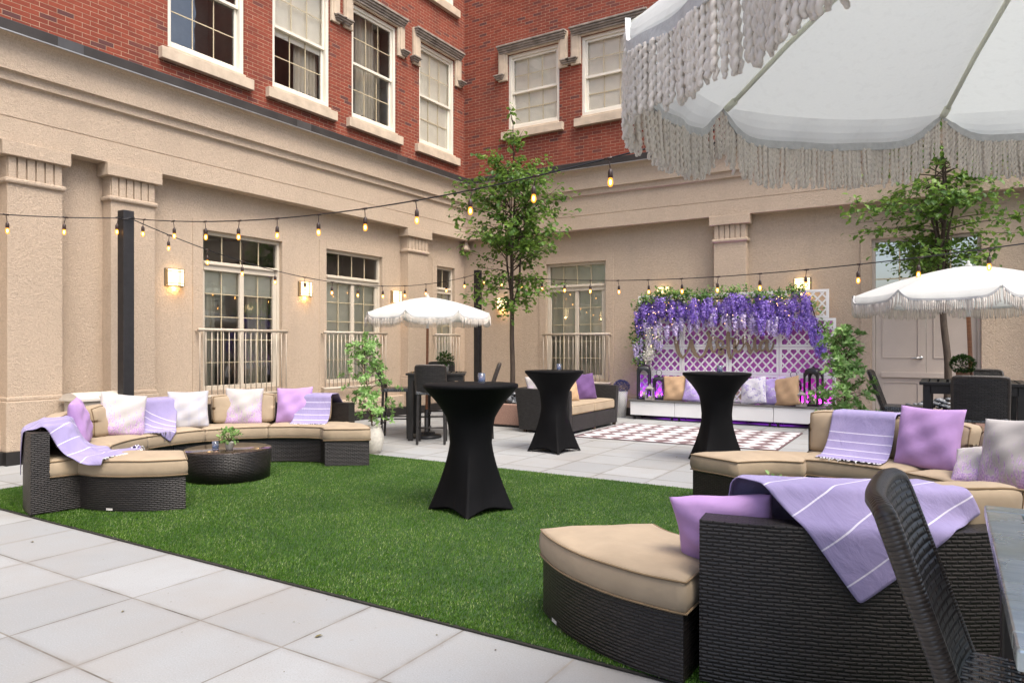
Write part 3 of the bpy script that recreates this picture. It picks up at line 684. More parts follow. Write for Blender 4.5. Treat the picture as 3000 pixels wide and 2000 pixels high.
# service door with a glazed overlight
def door():
    a, b, z0, z1 = DOOR; T = MBk
    f = MB(); f.T = T; f.box(a, a + .05, -.12, -.01, 0, z1); f.box(b - .05, b, -.12, -.01, 0, z1); f.box(a + .05, b - .05, -.12, -.01, z1 - .05, z1); f.box(a + .05, b - .05, -.12, -.02, 2.10, 2.20)
    D = f.build('door', M['door'], bld, bevel=.005)
    mid = (a + b) / 2 + .02
    for k, (p0, p1) in enumerate(((a + .055, mid - .003), (mid + .003, b - .055))):
        l = MB(); l.T = T; l.box(p0, p1, -.10, -.055, .12, 2.095)
        i0, i1 = p0 + .1, p1 - .1
        for (q0, q1) in ((1.2, 1.98), (.2, .8)):
            l.box(i0, i1, -.055, -.045, q0, q0 + .018); l.box(i0, i1, -.055, -.045, q1 - .018, q1); l.box(i0, i0 + .018, -.055, -.0455, q0 + .018, q1 - .018); l.box(i1 - .018, i1, -.055, -.0455, q0 + .018, q1 - .018)
        l.build('door_leaf', M['door'], D, bevel=.003)
    k = MB(); k.T = T; k.box(a + .14, b - .1, -.055, -.02, .875, .965); k.build('kick_bar', M['door'], D, bevel=.004)
    h = MB(); h.T = T; h.tube([(mid - .07, -.055, 1.21), (mid - .07, -.03, 1.21)], .028, 14); h.tube([(mid - .07, -.015, 1.21), (mid - .2, -.012, 1.20), (mid - .21, -.02, 1.195)], .011, 8); h.tube([(mid - .07, -.05, 1.21), (mid - .07, -.012, 1.21)], .011, 8); h.build('handle', M['steel'], D, True)
    m = MB(); m.T = T
    for i in range(1, 4): x = a + .05 + (b - a - .1) * i / 4; m.box(x - .01, x + .01, -.09, -.07, 2.2, z1 - .05)
    m.box(a + .05, b - .05, -.0895, -.0705, 2.53, 2.55); m.build('muntin', M['muntin'], D)
    q = MB(); q.T = T; q.quad((a + .05, -.08, 2.2), (b - .05, -.08, 2.2), (b - .05, -.08, z1 - .05), (a + .05, -.08, z1 - .05)); q.build('pane', glass_pane('overlight_glass', (.5, .5, .5), 6.0), D)
    room(T, a, b, 2.2, z1, D)
    s = MB(); s.T = T; s.box(a - .17, a, .02, .04, 0, z1 + .3); s.box(b, b + .17, .02, .04, 0, z1 + .3); s.box(a, b, .02, .04, z1, z1 + .3); s.build('surround', M['stucco'], D, bevel=.004)
    t = MB(); t.T = T; t.box(a - .02, b + .02, -.17, .06, 0, .119); t.build('threshold', M['plinth'], D)
door()

# wall lamps
def wall_lamp():
    t = thing('wall_lamp', '', 'lamp', (0, 0, 0))     # local: x along the wall, +y out of the wall, origin at lamp centre
    o = MB(); o.box(-.145, .145, 0, .015, -.13, .13); o.build('backplate', M['bronze'], t, bevel=.003)
    o = MB(); P = []
    for i in range(13): x = -.128 + .256 * i / 12; P.append((x, .016 + .075 * (1 - (x / .15) ** 2) ** .5))
    for i in range(12): o.quad((P[i][0], P[i][1], -.118), (P[i + 1][0], P[i + 1][1], -.118), (P[i + 1][0], P[i + 1][1], .118), (P[i][0], P[i][1], .118))
    for z in (-.118, .118): o.add([(p[0], p[1], z) for p in P] + [(.128, .016, z), (-.128, .016, z)], [tuple(range(15))])
    o.build('lamp_shade', M['lampglass'], t, True)
    o = MB()
    for z in (-.122, -.085, .085, .122): o.tube([(p[0] * 1.02, p[1] + .004, z) for p in P], .005, 6)
    for k in (0, 4, 5, 12): o.tube([(P[k][0] * 1.02, P[k][1] + .004, -.122), (P[k][0] * 1.02, P[k][1] + .004, .122)], .005, 6)
    o.build('lamp_frame', M['bronze'], t, True)
    l = bpy.data.lights.new('lamp_light', 'POINT'); l.energy = .9; l.color = (1, .62, .25); l.shadow_soft_size = .03; lo_ = bpy.data.objects.new('lamp_light', l); C.objects.link(lo_); lo_.parent = t; lo_.location = (0, .045, -.15)
    return t
G = 'lit wall lamps on the stucco walls'
lamp0 = wall_lamp(); first = True
for (side, c, z, lab) in (('L', 6.19, 2.40, 'lit wall lamp between the black post and the first tall window'), ('L', 8.65, 2.40, 'lit wall lamp between the two large windows of the left wall'), ('L', 11.05, 2.40, 'lit wall lamp above the small white fringed umbrella'),
                          ('B', -8.56, 2.36, 'lit wall lamp behind the trunk of the tall tree'), ('B', -4.79, 2.44, 'lit wall lamp above the left half of the wisteria garland'), ('B', -2.22, 2.49, 'lit wall lamp above the right end of the wisteria garland')):
    loc, rz = ((XW + .02 if c != 11.05 else XW + .02, c, z), R(-90)) if side == 'L' else ((c, YW - .02, z), R(180))
    if first: lamp0.location = loc; lamp0.rotation_euler = (0, 0, rz); tag(lamp0, lab, group=G); first = False
    else: dup(lamp0, loc, rz, lab, G)

# ------------------------------------------------------------------ curved sofas
def sector_outline(ri, ro, a0, a1, d, n=22, m=5):
    ro2, ri2 = ro - d, ri + d; P = []
    ao0, ao1 = a0 + d / ro2, a1 - d / ro2; ai0, ai1 = a0 + d / max(ri2, .05), a1 - d / max(ri2, .05)
    for i in range(n + 1): a = ao0 + (ao1 - ao0) * i / n; P.append((ro2 * math.cos(a), ro2 * math.sin(a)))
    q0 = P[-1]; q1 = (ri2 * math.cos(ai1), ri2 * math.sin(ai1))
    for i in range(1, m): t = i / m; P.append((q0[0] + (q1[0] - q0[0]) * t, q0[1] + (q1[1] - q0[1]) * t))
    for i in range(n + 1): a = ai1 + (ai0 - ai1) * i / n; P.append((ri2 * math.cos(a), ri2 * math.sin(a)))
    q0 = P[-1]; q1 = P[0]
    for i in range(1, m): t = i / m; P.append((q0[0] + (q1[0] - q0[0]) * t, q0[1] + (q1[1] - q0[1]) * t))
    return P
def sector_block(mb, ri, ro, a0, a1, z0, z1, n=28):
    """annular block with arc-length texture coordinates (metres)"""
    A = [a0 + (a1 - a0) * i / n for i in range(n + 1)]
    def p(r, a, z): return (r * math.cos(a), r * math.sin(a), z)
    for i in range(n):
        a, b = A[i], A[i + 1]
        mb.add([p(ro, a, z0), p(ro, b, z0), p(ro, b, z1), p(ro, a, z1)], [(0, 1, 2, 3)], [[(a * ro, z0), (b * ro, z0), (b * ro, z1), (a * ro, z1)]])
        mb.add([p(ri, a, z0), p(ri, b, z0), p(ri, b, z1), p(ri, a, z1)], [(3, 2, 1, 0)], [[(a * ri, z1), (b * ri, z1), (b * ri, z0), (a * ri, z0)][::1]])
        mb.add([p(ri, a, z1), p(ro, a, z1), p(ro, b, z1), p(ri, b, z1)], [(0, 1, 2, 3)], [[(a * ro, ri), (a * ro, ro), (b * ro, ro), (b * ro, ri)]])
    for a, fl in ((a0, 1), (a1, 0)):
        f = (0, 1, 2, 3) if fl else (3, 2, 1, 0); u = [(ri, z0), (ro, z0), (ro, z1), (ri, z1)]
        mb.add([p(ri, a, z0), p(ro, a, z0), p(ro, a, z1), p(ri, a, z1)], [f], [u if fl else u[::-1]])
def sector_cushion(ri, ro, a0, a1, z0, z1, parent, mt='tan', seed=0):
    t = z1 - z0; rr = random.Random(seed)
    lv = [(z0 + .012, .02), (z0 + .002, .03), (z0, .014), (z0 + .012, .003), (z0 + t * .35, -.006), (z0 + t * .7, -.004), (z1 - .022, .003), (z1 - .008, .012), (z1 - .002, .022), (z1 + .006, .05), (z1 + .014, .10), (z1 + .018, .16)]
    m = MB(); mx = (ro - ri) * .42
    ph = [rr.uniform(0, 6.3) for _ in range(6)]
    def wob(x, y, z): return .0045 * (math.sin(9 * x + ph[0] + 3 * z) * math.sin(8 * y + ph[1]) + .7 * math.sin(21 * x + 5 * y + ph[2]) * math.sin(30 * z + ph[3]))
    rings = []
    for z, d in lv: rings.append([(x, y, z + wob(x, y, z) * (1 if d > .02 else .3)) for x, y in sector_outline(ri, ro, a0, a1, min(d, mx))])
    m.loft(rings); o = m.build('seat_cushion', M[mt], parent, True)
    p = MB()
    for z, d in ((z1 - .014, .000), (z0 + .012, -.002)): p.tube([(x, y, z + wob(x, y, z) * .3) for x, y in sector_outline(ri, ro, a0, a1, d)], .0052, 6, False, True)
    p.build('piping', M['pipe'], o, True)
    return o
def back_cushion(rm, am, wid, z0, z1, thick, parent, seed=0, lean=.06):
    rr = random.Random(seed); ph = [rr.uniform(0, 6.3) for _ in range(6)]; H = z1 - z0
    dr = rr.uniform(-.02, .02)
    def fn(p):
        x, y, z = p; fx, fz = 1 - (2 * x / wid) ** 2, 1 - (2 * z / H) ** 2
        y = y * (.62 + .55 * max(0, fx) ** .5 * max(0, fz) ** .5) + .008 * (math.sin(12 * x + ph[0]) * math.sin(11 * z + ph[1])) + .005 * math.sin(31 * x + 17 * z + ph[2])
        z = z * (1 + .02 * math.sin(7 * x + ph[3])) - .02 * (2 * x / wid) ** 4 * (1 if z > 0 else -1)
        r = rm + y + lean * (z / H) ; a = am + (x + dr) / rm
        return (r * math.cos(a), r * math.sin(a), z0 + H / 2 + z)
    m = MB(); m.rbox(wid, thick, H, .05, 10, fn); o = m.build('back_cushion', M['tan'], parent, True)
    p = MB(); e = .035; loop = []
    for (xa, za, xb, zb) in ((-1, -1, 1, -1), (1, -1, 1, 1), (1, 1, -1, 1), (-1, 1, -1, -1)):
        for i in range(14):
            t = i / 14; x = (xa + (xb - xa) * t) * (wid / 2 - .012); z = (za + (zb - za) * t) * (H / 2 - .012); loop.append(Vector((x, 0, z)))
    for s in (-1, 1): p.tube([fn(Vector((q.x, s * thick * .42, q.z))) for q in loop], .0055, 6, False, True)
    p.build('piping', M['pipe'], o, True)
BACK = .135
def sofa(label, c, ri, ro, a0, a1, nc, spans, zb=.69):
    t = thing('curved_sofa', label, 'sofa', (c[0], c[1], 0), 0, 'curved wicker sofas around the lawn')
    am = (a0 + a1) / 2
    for (b0, b1) in ((a0, am - .004), (am + .004, a1)):
        m = MB(); sector_block(m, ri + .03, ro - BACK, b0, b1, .025, .30); m.build('base', M['wicker'], t, bevel=.006)
        m = MB(); sector_block(m, ro - BACK, ro, b0, b1, .025, zb); m.build('back_frame', M['wicker'], t, bevel=.012)
    st = (a1 - a0) / nc
    for k in range(nc): sector_cushion(ri, ro - BACK - .004, a0 + st * k + .003, a0 + st * (k + 1) - .003, .302, .455, t, seed=k)
    for k, (am_, wd, z1) in enumerate(spans): back_cushion(ro - BACK - .10, am_, wd, .46, z1, .20, t, seed=20 + k)
    return t
def ottoman(label, c, ri, ro, a0, a1, tag_at=None):
    t = thing('wedge_ottoman', label, 'ottoman', (c[0], c[1], 0), 0, 'wedge ottomans at the sofa ends')
    m = MB(); sector_block(m, ri + .015, ro - .012, a0 + .012, a1 - .012, .022, .30, 18); m.build('base', M['wicker'], t, bevel=.006)
    sector_cushion(ri, ro, a0, a1, .302, .455, t, seed=int(ro * 100))
    if tag_at is not None:
        m = MB(); r = ro - .0085; n = 4
        for i in range(n):
            b0, b1 = tag_at + .06 * i / n / ro, tag_at + .06 * (i + 1) / n / ro
            m.quad((r * math.cos(b0), r * math.sin(b0), .028), (r * math.cos(b1), r * math.sin(b1), .028), (r * math.cos(b1), r * math.sin(b1), .046), (r * math.cos(b0), r * math.sin(b0), .046))
        m.build('care_tag', M['tag'], t)
    return t
LC, LI, LO = (-6.05, 4.72), 1.25, 1.90
RC, RI, RO = (-1.10, 5.00), 1.42, 2.11
sofa('long curved brown wicker sofa with tan cushions by the left wall', LC, LI, LO, R(101), R(260), 5, [(R(118), .62, .80), (R(144), .74, .82), (R(171), .70, .80), (R(198), .76, .79), (R(226), .74, .77)])
sofa('curved brown wicker sofa with tan cushions nearest the camera', RC, RI, RO, R(-84), R(90), 5, [(R(-58), .78, .84), (R(-28), .78, .84), (R(2), .78, .82), (R(33), .78, .80), (R(59), .74, .82), (R(81), .56, .83)])
ottoman('tan cushioned wicker ottoman at the near end of the left sofa', (-6.38, 4.19), .48, 1.0, R(270.5), R(329), R(291))
ottoman('tan cushioned wicker ottoman at the far end of the left sofa', (-6.47, 5.54), .42, .95, R(38), R(89))
ottoman('large tan cushioned wicker ottoman in front, closest to the camera', (-.905, 4.06), .60, 1.23, R(221), R(269.6), R(229.5))
ottoman('tan cushioned wicker ottoman at the far end of the near sofa', (-1.02, 5.74), .52, 1.04, R(91), R(154))

# ------------------------------------------------------------------ throw pillows
def pillow(label, mt, w_, h_, t_, loc, face, tilt=0.0, roll=0.0, group='throw pillows on the left sofa', seed=0, name='throw_pillow', flat=False):
    """loc: middle of the bottom edge; face: heading (deg) the front looks towards; tilt: leaning back (deg); roll: turned in its own plane (deg)"""
    rr = random.Random(seed); ph = [rr.uniform(0, 6.3) for _ in range(8)]; n = 18; m = MB(); pts = []; F = []; U = []
    for s in (1, -1):
        for j in range(n + 1):
            for i in range(n + 1):
                u, v = -1 + 2 * i / n, -1 + 2 * j / n
                u = math.sin(u * math.pi / 2) * .5 + u * .5; v = math.sin(v * math.pi / 2) * .5 + v * .5
                fx, fy = max(0, 1 - u * u), max(0, 1 - v * v)
                th = t_ / 2 * (fx * fy) ** .42
                pin = .07 * (1 - abs(u) ** 1.5) * abs(v) ** 3; pin2 = .07 * (1 - abs(v) ** 1.5) * abs(u) ** 3
                x = u * w_ / 2 * (1 - pin2); y = v * h_ / 2 * (1 - pin)
                cr = math.exp(-((abs(u) - 1) ** 2 + (abs(v) - 1) ** 2) * 5)
                wz = (.010 * math.sin(5 * u + 3 * v + ph[0]) + .007 * math.sin(9 * v - 5 * u + ph[1]) + .012 * cr * math.sin(14 * (u - v) + ph[2])) * (fx * fy) ** .5
                y -= .012 * (fx) * (1 - v) ; pts.append((x, y + h_ / 2, s * (th + wz * s)))
    N = (n + 1) ** 2
    for k in (0, 1):
        for j in range(n):
            for i in range(n):
                q = [j * (n + 1) + i, j * (n + 1) + i + 1, (j + 1) * (n + 1) + i + 1, (j + 1) * (n + 1) + i]
                uu = [(i / n, j / n), ((i + 1) / n, j / n), ((i + 1) / n, (j + 1) / n), (i / n, (j + 1) / n)]
                if k: q.reverse(); uu.reverse()
                F.append(tuple(a + k * N for a in q)); U.append(uu)
    m.add(pts, F, U); o = m.build(name, M[mt], None, True)
    b = o.modifiers.new('weld', 'WELD'); b.merge_threshold = .0012
    ry = Matrix.Rotation(R(roll), 4, 'Z'); 
    base = Matrix.Rotation(R(face) + math.pi / 2, 4, 'Z') @ Matrix.Rotation(R(90 - tilt), 4, 'X')
    o.matrix_world = Matrix.Translation(loc) @ base @ Matrix.Translation((0, h_ / 2, 0)) @ ry @ Matrix.Translation((0, -h_ / 2, 0))
    return tag(o, label, 'pillow', group)
def on_sofa(c, r, a, z=.462): return (c[0] + r * math.cos(R(a)), c[1] + r * math.sin(R(a)), z)
G1 = 'throw pillows on the left sofa'; G2 = 'throw pillows on the near sofa'

# ------------------------------------------------------------------ draped throws (a small cloth solver against the sofa's own profile)
def drape_cloth(label, c, ri, ro, a0, a1, am, off, ang, W, L, steps=170, z0=1.02, cush=True, fringe=(True, True), mtl=None, seat_ext=0, wedges=(), group='lilac throws draped over the sofas', res=.026, seed=1, fr='white', cz=.80):
    nx, ny = int(W / res) + 1, int(L / res) + 1; dx, dy = W / (nx - 1), L / (ny - 1)
    rg = np.random.default_rng(seed)
    A = R(am); rt = np.array([-math.sin(A), math.cos(A)]); rn = np.array([math.cos(A), math.sin(A)])      # tangent (ccw), outward
    gx, gy = np.meshgrid((np.arange(nx) - (nx - 1) / 2) * dx, (np.arange(ny) - (ny - 1) / 2) * dy)
    ca, sa = math.cos(R(ang)), math.sin(R(ang)); ts = gx * ca - gy * sa + off[0]; nn = gx * sa + gy * ca + off[1]
    cen = np.array([c[0], c[1]]) + rn * (ro - BACK / 2)
    gxy = .955; ts = off[0] + (ts - off[0]) * gxy; nn = off[1] + (nn - off[1]) * gxy
    P = np.zeros((ny, nx, 3)); P[..., 0] = cen[0] + ts * rt[0] + nn * rn[0]; P[..., 1] = cen[1] + ts * rt[1] + nn * rn[1]
    P[..., 2] = z0 + rg.normal(0, .002, (ny, nx)) + .018 * np.sin(gx * rg.uniform(9, 16) + gy * rg.uniform(-6, 6) + rg.uniform(0, 6)) + .014 * np.sin(gx * rg.uniform(-9, 9) + gy * rg.uniform(8, 14)); V = np.zeros_like(P)
    th = .010
    def push(P, V):
        d = P[..., :2] - np.array(c); r = np.hypot(d[..., 0], d[..., 1]) + 1e-9; u = d / r[..., None]
        ad = (np.degrees(np.arctan2(d[..., 1], d[..., 0])) - (a0 + a1) / 2 + 180) % 360 - 180; half = (a1 - a0) / 2
        ad0 = ad
        hit = np.zeros(P.shape[:2], bool)
        blocks = [(ro - BACK, ro, .69, 0), (ri, ro, .462, 0)] + ([(ro - BACK - .21, ro - BACK + .02, cz, 3)] if cush else [])
        for (r0, r1, zt, ina) in blocks:
            ext = seat_ext if zt < .5 else 0
            ad = ad0; da = (half - ina + ext * (ad > 0) - np.abs(ad)) * math.pi / 180 * r + th
            dz = zt + th - P[..., 2]; d0 = r - (r0 - th); d1 = (r1 + th) - r
            ins = (dz > 0) & (d0 > 0) & (d1 > 0) & (da > 0) & (P[..., 2] > -.1)
            m = np.minimum(np.minimum(dz, da), np.minimum(d0, d1))
            k = ins & (m == dz); P[..., 2][k] += dz[k]
            k1 = ins & (m == d1) & ~k; P[..., :2][k1] += u[k1] * d1[k1][:, None]
            k0 = ins & (m == d0) & ~k & ~k1; P[..., :2][k0] -= u[k0] * d0[k0][:, None]
            k2 = ins & (m == da) & ~k & ~k1 & ~k0
            tg = np.stack([-u[..., 1], u[..., 0]], -1) * np.sign(ad)[..., None]; P[..., :2][k2] += tg[k2] * da[k2][:, None]
            hit |= ins | ((dz > -.004) & (d0 > -.004) & (d1 > -.004) & (da > -.004) & (P[..., 2] > -.1))
            d = P[..., :2] - np.array(c); r = np.hypot(d[..., 0], d[..., 1]) + 1e-9; u = d / r[..., None]
        for (cx, cy, r0, r1, b0, b1) in wedges:
            e = P[..., :2] - np.array([cx, cy]); rr_ = np.hypot(e[..., 0], e[..., 1]); bb = np.degrees(np.arctan2(e[..., 1], e[..., 0])) % 360
            k = (rr_ > r0) & (rr_ < r1) & (bb > b0) & (bb < b1) & (P[..., 2] < .47) & (P[..., 2] > .1); P[..., 2][k] = .47; hit |= k
        low = P[..., 2] < .02; P[..., 2][low] = .02
        return hit | low
    def con(a, b, L0, st=1.0):
        d = P[b] - P[a]; l = np.linalg.norm(d, axis=-1, keepdims=True) + 1e-9; k = d * ((l - L0) / l * .5 * st); P[a] += k; P[b] -= k
    S = slice
    def pairs(i, j, k):
        """grid pairs offset (i rows, j cols), split so that no vertex appears twice in a pass"""
        out = []; step = max(i, abs(j))
        for s0 in range(2 * k):
            if i and (s0 % 2 == 0 or True):
                rows = np.arange(0, ny - i); sel = rows[((rows // i) % 2) == (s0 % 2)]
                if j >= 0: out.append(((sel[:, None], np.arange(0, nx - j)[None]), (sel[:, None] + i, np.arange(j, nx)[None])))
                else: out.append(((sel[:, None], np.arange(-j, nx)[None]), (sel[:, None] + i, np.arange(0, nx + j)[None])))
            else: pass
            if s0 == 1: break
        return out
    def pairs_x(j):
        out = []; cols = np.arange(0, nx - j)
        for s0 in (0, 1):
            sel = cols[((cols // j) % 2) == s0]; out.append(((np.arange(ny)[:, None], sel[None]), (np.arange(ny)[:, None], sel[None] + j)))
        return out
    cons = [(p, dx, 1.0) for p in pairs_x(1)] + [(p, dy, 1.0) for p in pairs(1, 0, 1)]
    dd = math.hypot(dx, dy); cons += [(p, dd, .5) for p in pairs(1, 1, 1)] + [(p, dd, .5) for p in pairs(1, -1, 1)]
    cons += [(p, 3 * dx, .10) for p in pairs_x(3)] + [(p, 3 * dy, .10) for p in pairs(3, 0, 1)]
    dt = 1 / 60
    for it in range(steps):
        V[..., 2] -= 9.8 * dt; V *= .965; old = P.copy(); P += V * dt
        for q in range(7):
            for (p, l0, st) in cons: con(p[0], p[1], l0, st)
            if q % 2 == 0: push(P, V)
        hit = push(P, V); P[..., :2][hit] = old[..., :2][hit] + (P[..., :2][hit] - old[..., :2][hit]) * .06; V = (P - old) / dt
        V[hit] *= .05
        sp = np.linalg.norm(V, axis=-1, keepdims=True); V *= np.minimum(1, 2.0 / (sp + 1e-9))
    m = MB(); pts = [tuple(p) for p in P.reshape(-1, 3)]; F = []; U = []
    for j in range(ny - 1):
        for i in range(nx - 1):
            F.append((j * nx + i, j * nx + i + 1, (j + 1) * nx + i + 1, (j + 1) * nx + i)); U.append([(i * dx, j * dy), ((i + 1) * dx, j * dy), ((i + 1) * dx, (j + 1) * dy), (i * dx, (j + 1) * dy)])
    m.add(pts, F, U)
    o = m.build('throw_blanket', mtl or throw_mat(L, .07, .075, .36), None, True, sub=1)
    s = o.modifiers.new('solid', 'SOLIDIFY'); s.thickness = .004
    tag(o, label, 'throw blanket', group)
    fm = MB(); rr = random.Random(seed)
    for e, row in ((0, 0), (1, ny - 1)):
        if not fringe[e]: continue
        nt_ = int(W / .022); 
        for k in range(nt_):
            i = min(nx - 1, int((k + .5) / nt_ * (nx - 1))); p = Vector(P[row, i]); q = Vector(P[1 if row == 0 else ny - 2, i]); d = (p - q).normalized()
            z = [p]; 
            for s_ in range(4):
                d = (d * .7 + Vector((rr.uniform(-.5, .5), rr.uniform(-.5, .5), -.55))).normalized(); nxt = z[-1] + d * .018
                rad = math.hypot(nxt.x - c[0], nxt.y - c[1])
                if ri - .02 < rad < ro and nxt.z < .470: nxt.z = .470
                z.append(nxt)
            fm.tube(z, [.003, .0045, .0035, .005, .004], 5)
    if fm.v: fm.build('fringe', fabric('white_fringe', (.72, .70, .72), 200) if fr == 'white' else fabric('dark_fringe', (.3, .27, .33), 200), o, True)
    return o
T5 = throw_mat(1.1, .05, .074, .40)
drape_cloth('lilac throw with thin white lines hanging over the back of the near sofa', RC, RI, RO, -84, 90, -60, (-.36, -.385), -31, .68, 1.35, fringe=(False, False), mtl=throw_mat(1.35, .05, .155, .62), z0=1.02, cz=.825)
drape_cloth('white striped lilac throw with knotted fringe on the far seat of the near sofa', RC, RI, RO, -84, 90, 74, (0, -.23), 1, .54, 1.05, fringe=(True, False), mtl=T5, z0=1.0, seed=3, cz=.83)
drape_cloth('lilac throw bunched over the near arm and seat of the left sofa', LC, LI, LO, 101, 260, 250, (-.06, -.28), 42, .74, 1.25, seat_ext=4, wedges=((-6.38, 4.19, .48, 1.02, 266, 329),), fringe=(True, False), mtl=throw_mat(1.3, .08, .12, .66), z0=1.0, seed=5, cz=.74)
drape_cloth('lilac throw with dark fringe over the middle back of the left sofa', LC, LI, LO, 101, 260, 182, (0, -.20), 34, .60, 1.1, fringe=(True, False), mtl=T5, z0=1.02, seed=6, fr='dark')
drape_cloth('white striped lilac throw at the far end of the left sofa', LC, LI, LO, 101, 260, 113, (0, -.21), 0, .46, .95, fringe=(True, False), mtl=T5, z0=1.02, seed=8)

PL = [('plain lilac pillow standing sideways near the arm of the left sofa', 'lilac', .44, .44, .17, on_sofa(LC, 1.50, 226), 56, 12, 4, G1, 1),
      ('lavender print pillow nearest the lilac one on the left sofa', 'lav', .46, .46, .17, on_sofa(LC, 1.46, 200), 346, 20, -9, G1, 2),
      ('white plaid pillow in the middle of the left sofa', 'plaid', .44, .43, .16, on_sofa(LC, 1.46, 169), 330, 14, 0, G1, 3),
      ('lavender print pillow under the first tall window', 'lav', .45, .44, .16, on_sofa(LC, 1.52, 145), 312, 14, -1, G1, 4),
      ('plain lilac pillow beside the striped throw on the left sofa', 'lilac', .45, .44, .17, on_sofa(LC, 1.53, 123), 302, 14, 2, G1, 5),
      ('plain lilac pillow beside the striped throw on the near sofa', 'lilac', .50, .48, .17, on_sofa(RC, 1.64, 55), 243, 14, 0, G2, 6),
      ('lavender print pillow standing at the right edge of the near sofa', 'lav', .48, .48, .16, on_sofa(RC, 1.60, 26.5), 228, 16, 6, G2, 7),
      ('lavender print pillow lying low on the seat of the near sofa', 'lav', .50, .34, .15, on_sofa(RC, 1.56, 34), 240, 48, 14, G2, 8),
      ('plain lilac pillow tucked behind the near back corner of the near sofa', 'lilac', .44, .31, .17, (-.85, 3.20, .462), 98, 18, -7, G2, 9)]
for q in PL: pillow(q[0], q[1], q[2], q[3], q[4], q[5], q[6], q[7], q[8], q[9], q[10])

# ------------------------------------------------------------------ coffee tables
def leaf_quad(mb, p, d, up, L, W):
    """one leaf: two quads folded along the midrib"""
    d = d.normalized(); s = d.cross(up); s = s.normalized() if s.length > 1e-5 else Vector((1, 0, 0)); n = s.cross(d)
    m1, m2, c = p + d * L * .36 + n * L * .03, p + d * L * .72 + n * L * .02, p + d * L - n * L * .08
    e1, e2 = s * W * .44, s * W * .40; u = n * W * .12
    mb.add([p, m1 + e1 + u, m2 + e2 + u, c, m2 - e2 + u, m1 - e1 + u, m1, m2], [(0, 1, 6), (1, 2, 7, 6), (2, 3, 7), (0, 6, 5), (6, 7, 4, 5), (7, 3, 4)])
def bush_leaves(mb, n, cen, rad, L, W, zs=1.0, shell=.55, seed=0):
    rr = random.Random(seed)
    for _ in range(n):
        v = Vector((rr.gauss(0, 1), rr.gauss(0, 1), rr.gauss(0, 1))).normalized(); f = shell + (1 - shell) * rr.random() ** .5
        p = Vector(cen) + Vector((v.x * rad * f, v.y * rad * f, v.z * rad * zs * f)); d = (v + Vector((rr.uniform(-.8, .8), rr.uniform(-.8, .8), rr.uniform(-.3, .9)))).normalized()
        leaf_quad(mb, p, d, Vector((rr.uniform(-.4, .4), rr.uniform(-.4, .4), 1)), L * rr.uniform(.7, 1.2), W * rr.uniform(.7, 1.2))
def coffee(label, c, r=.44, h=.315):
    t = thing('coffee_table', label, 'table', (c[0], c[1], 0), 0, 'round wicker coffee tables')
    m = MB(); m.lathe([(r - .02, .015), (r - .015, h * .5), (r, h - .012), (r - .004, h), (r - .03, h)], 56); m.build('base', M['wicker'], t, True)
    m = MB(); m.lathe([(.001, h + .002), (r - .012, h + .002), (r - .006, h + .006), (r - .01, h + .010), (.001, h + .010)], 56); m.build('glass_top', M['tglass'], t, True)
    return h + .011
zt = coffee('round wicker coffee table with dark glass top in front of the left sofa', (-6.50, 4.80))
zt2 = coffee('round wicker coffee table hidden inside the curve of the near sofa', (-.98, 5.0))
def cup_candle(label, loc, r=.034, h=.085):
    t = thing('candle_holder', label, 'candle', loc, 0, 'blue glass candle holders')
    m = MB(); m.lathe([(r * .9, 0), (r, h * .3), (r, h), (r - .003, h), (r - .004, h * .25), (r * .8, .012), (.001, .012)], 20); m.build('glass_cup', M['cup'], t, True)
    m = MB(); m.lathe([(.001, .013), (r * .72, .013), (r * .74, h * .5), (.001, h * .5)], 16); m.build('wax', plain('blue_wax', (.12, .17, .33), .5), t, True)
    m = MB(); m.lathe([(.001, h * .52), (.010, h * .62), (.006, h * .78), (.001, h * .95)], 10); m.build('flame', M['flame'], t, True)
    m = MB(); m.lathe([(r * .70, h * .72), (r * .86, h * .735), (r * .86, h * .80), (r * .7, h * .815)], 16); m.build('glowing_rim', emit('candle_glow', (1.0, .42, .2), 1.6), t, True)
    return t
cup_candle('blue glass candle on the coffee table of the left sofa', (-6.52, 4.66, zt))
def small_plant(label, loc, potm, pr, ph, br, leafm, n, L, Wd, zs=.7, seed=0, group='small potted plants on the tables', clipped=False):
    t = thing('potted_plant', label, 'plant', loc, 0, group)
    m = MB(); m.lathe([(pr * .8, 0), (pr, ph * .9), (pr * 1.04, ph), (pr * .9, ph), (pr * .85, ph * .85), (.001, ph * .85)], 22); m.build('pot', potm, t, True)
    m = MB(); bush_leaves(m, n, (0, 0, ph + br * zs * (.9 if clipped else .75)), br, L, Wd, zs, .75 if clipped else .25, seed); m.build('foliage', leafm, t, uv=False)
    m = MB()
    for k in range(7): a = k * .9; m.tube([(0, 0, ph * .85), (math.cos(a) * br * .3, math.sin(a) * br * .3, ph + br * zs * .6), (math.cos(a) * br * .7, math.sin(a) * br * .7, ph + br * zs)], [.004, .003, .002], 5)
    m.build('stem', M['stem'], t, True)
small_plant('leafy plant in a small grey ribbed pot on the left coffee table', (-6.40, 4.74, zt), M['pot'], .045, .08, .11, M['leaf2'], 220, .035, .026, .75, 2)
small_plant('leafy sprig peeking above the throw from the near coffee table', (-.99, 4.93, zt2), M['pot'], .045, .07, .09, M['leaf2'], 120, .035, .026, 1.0, 3)

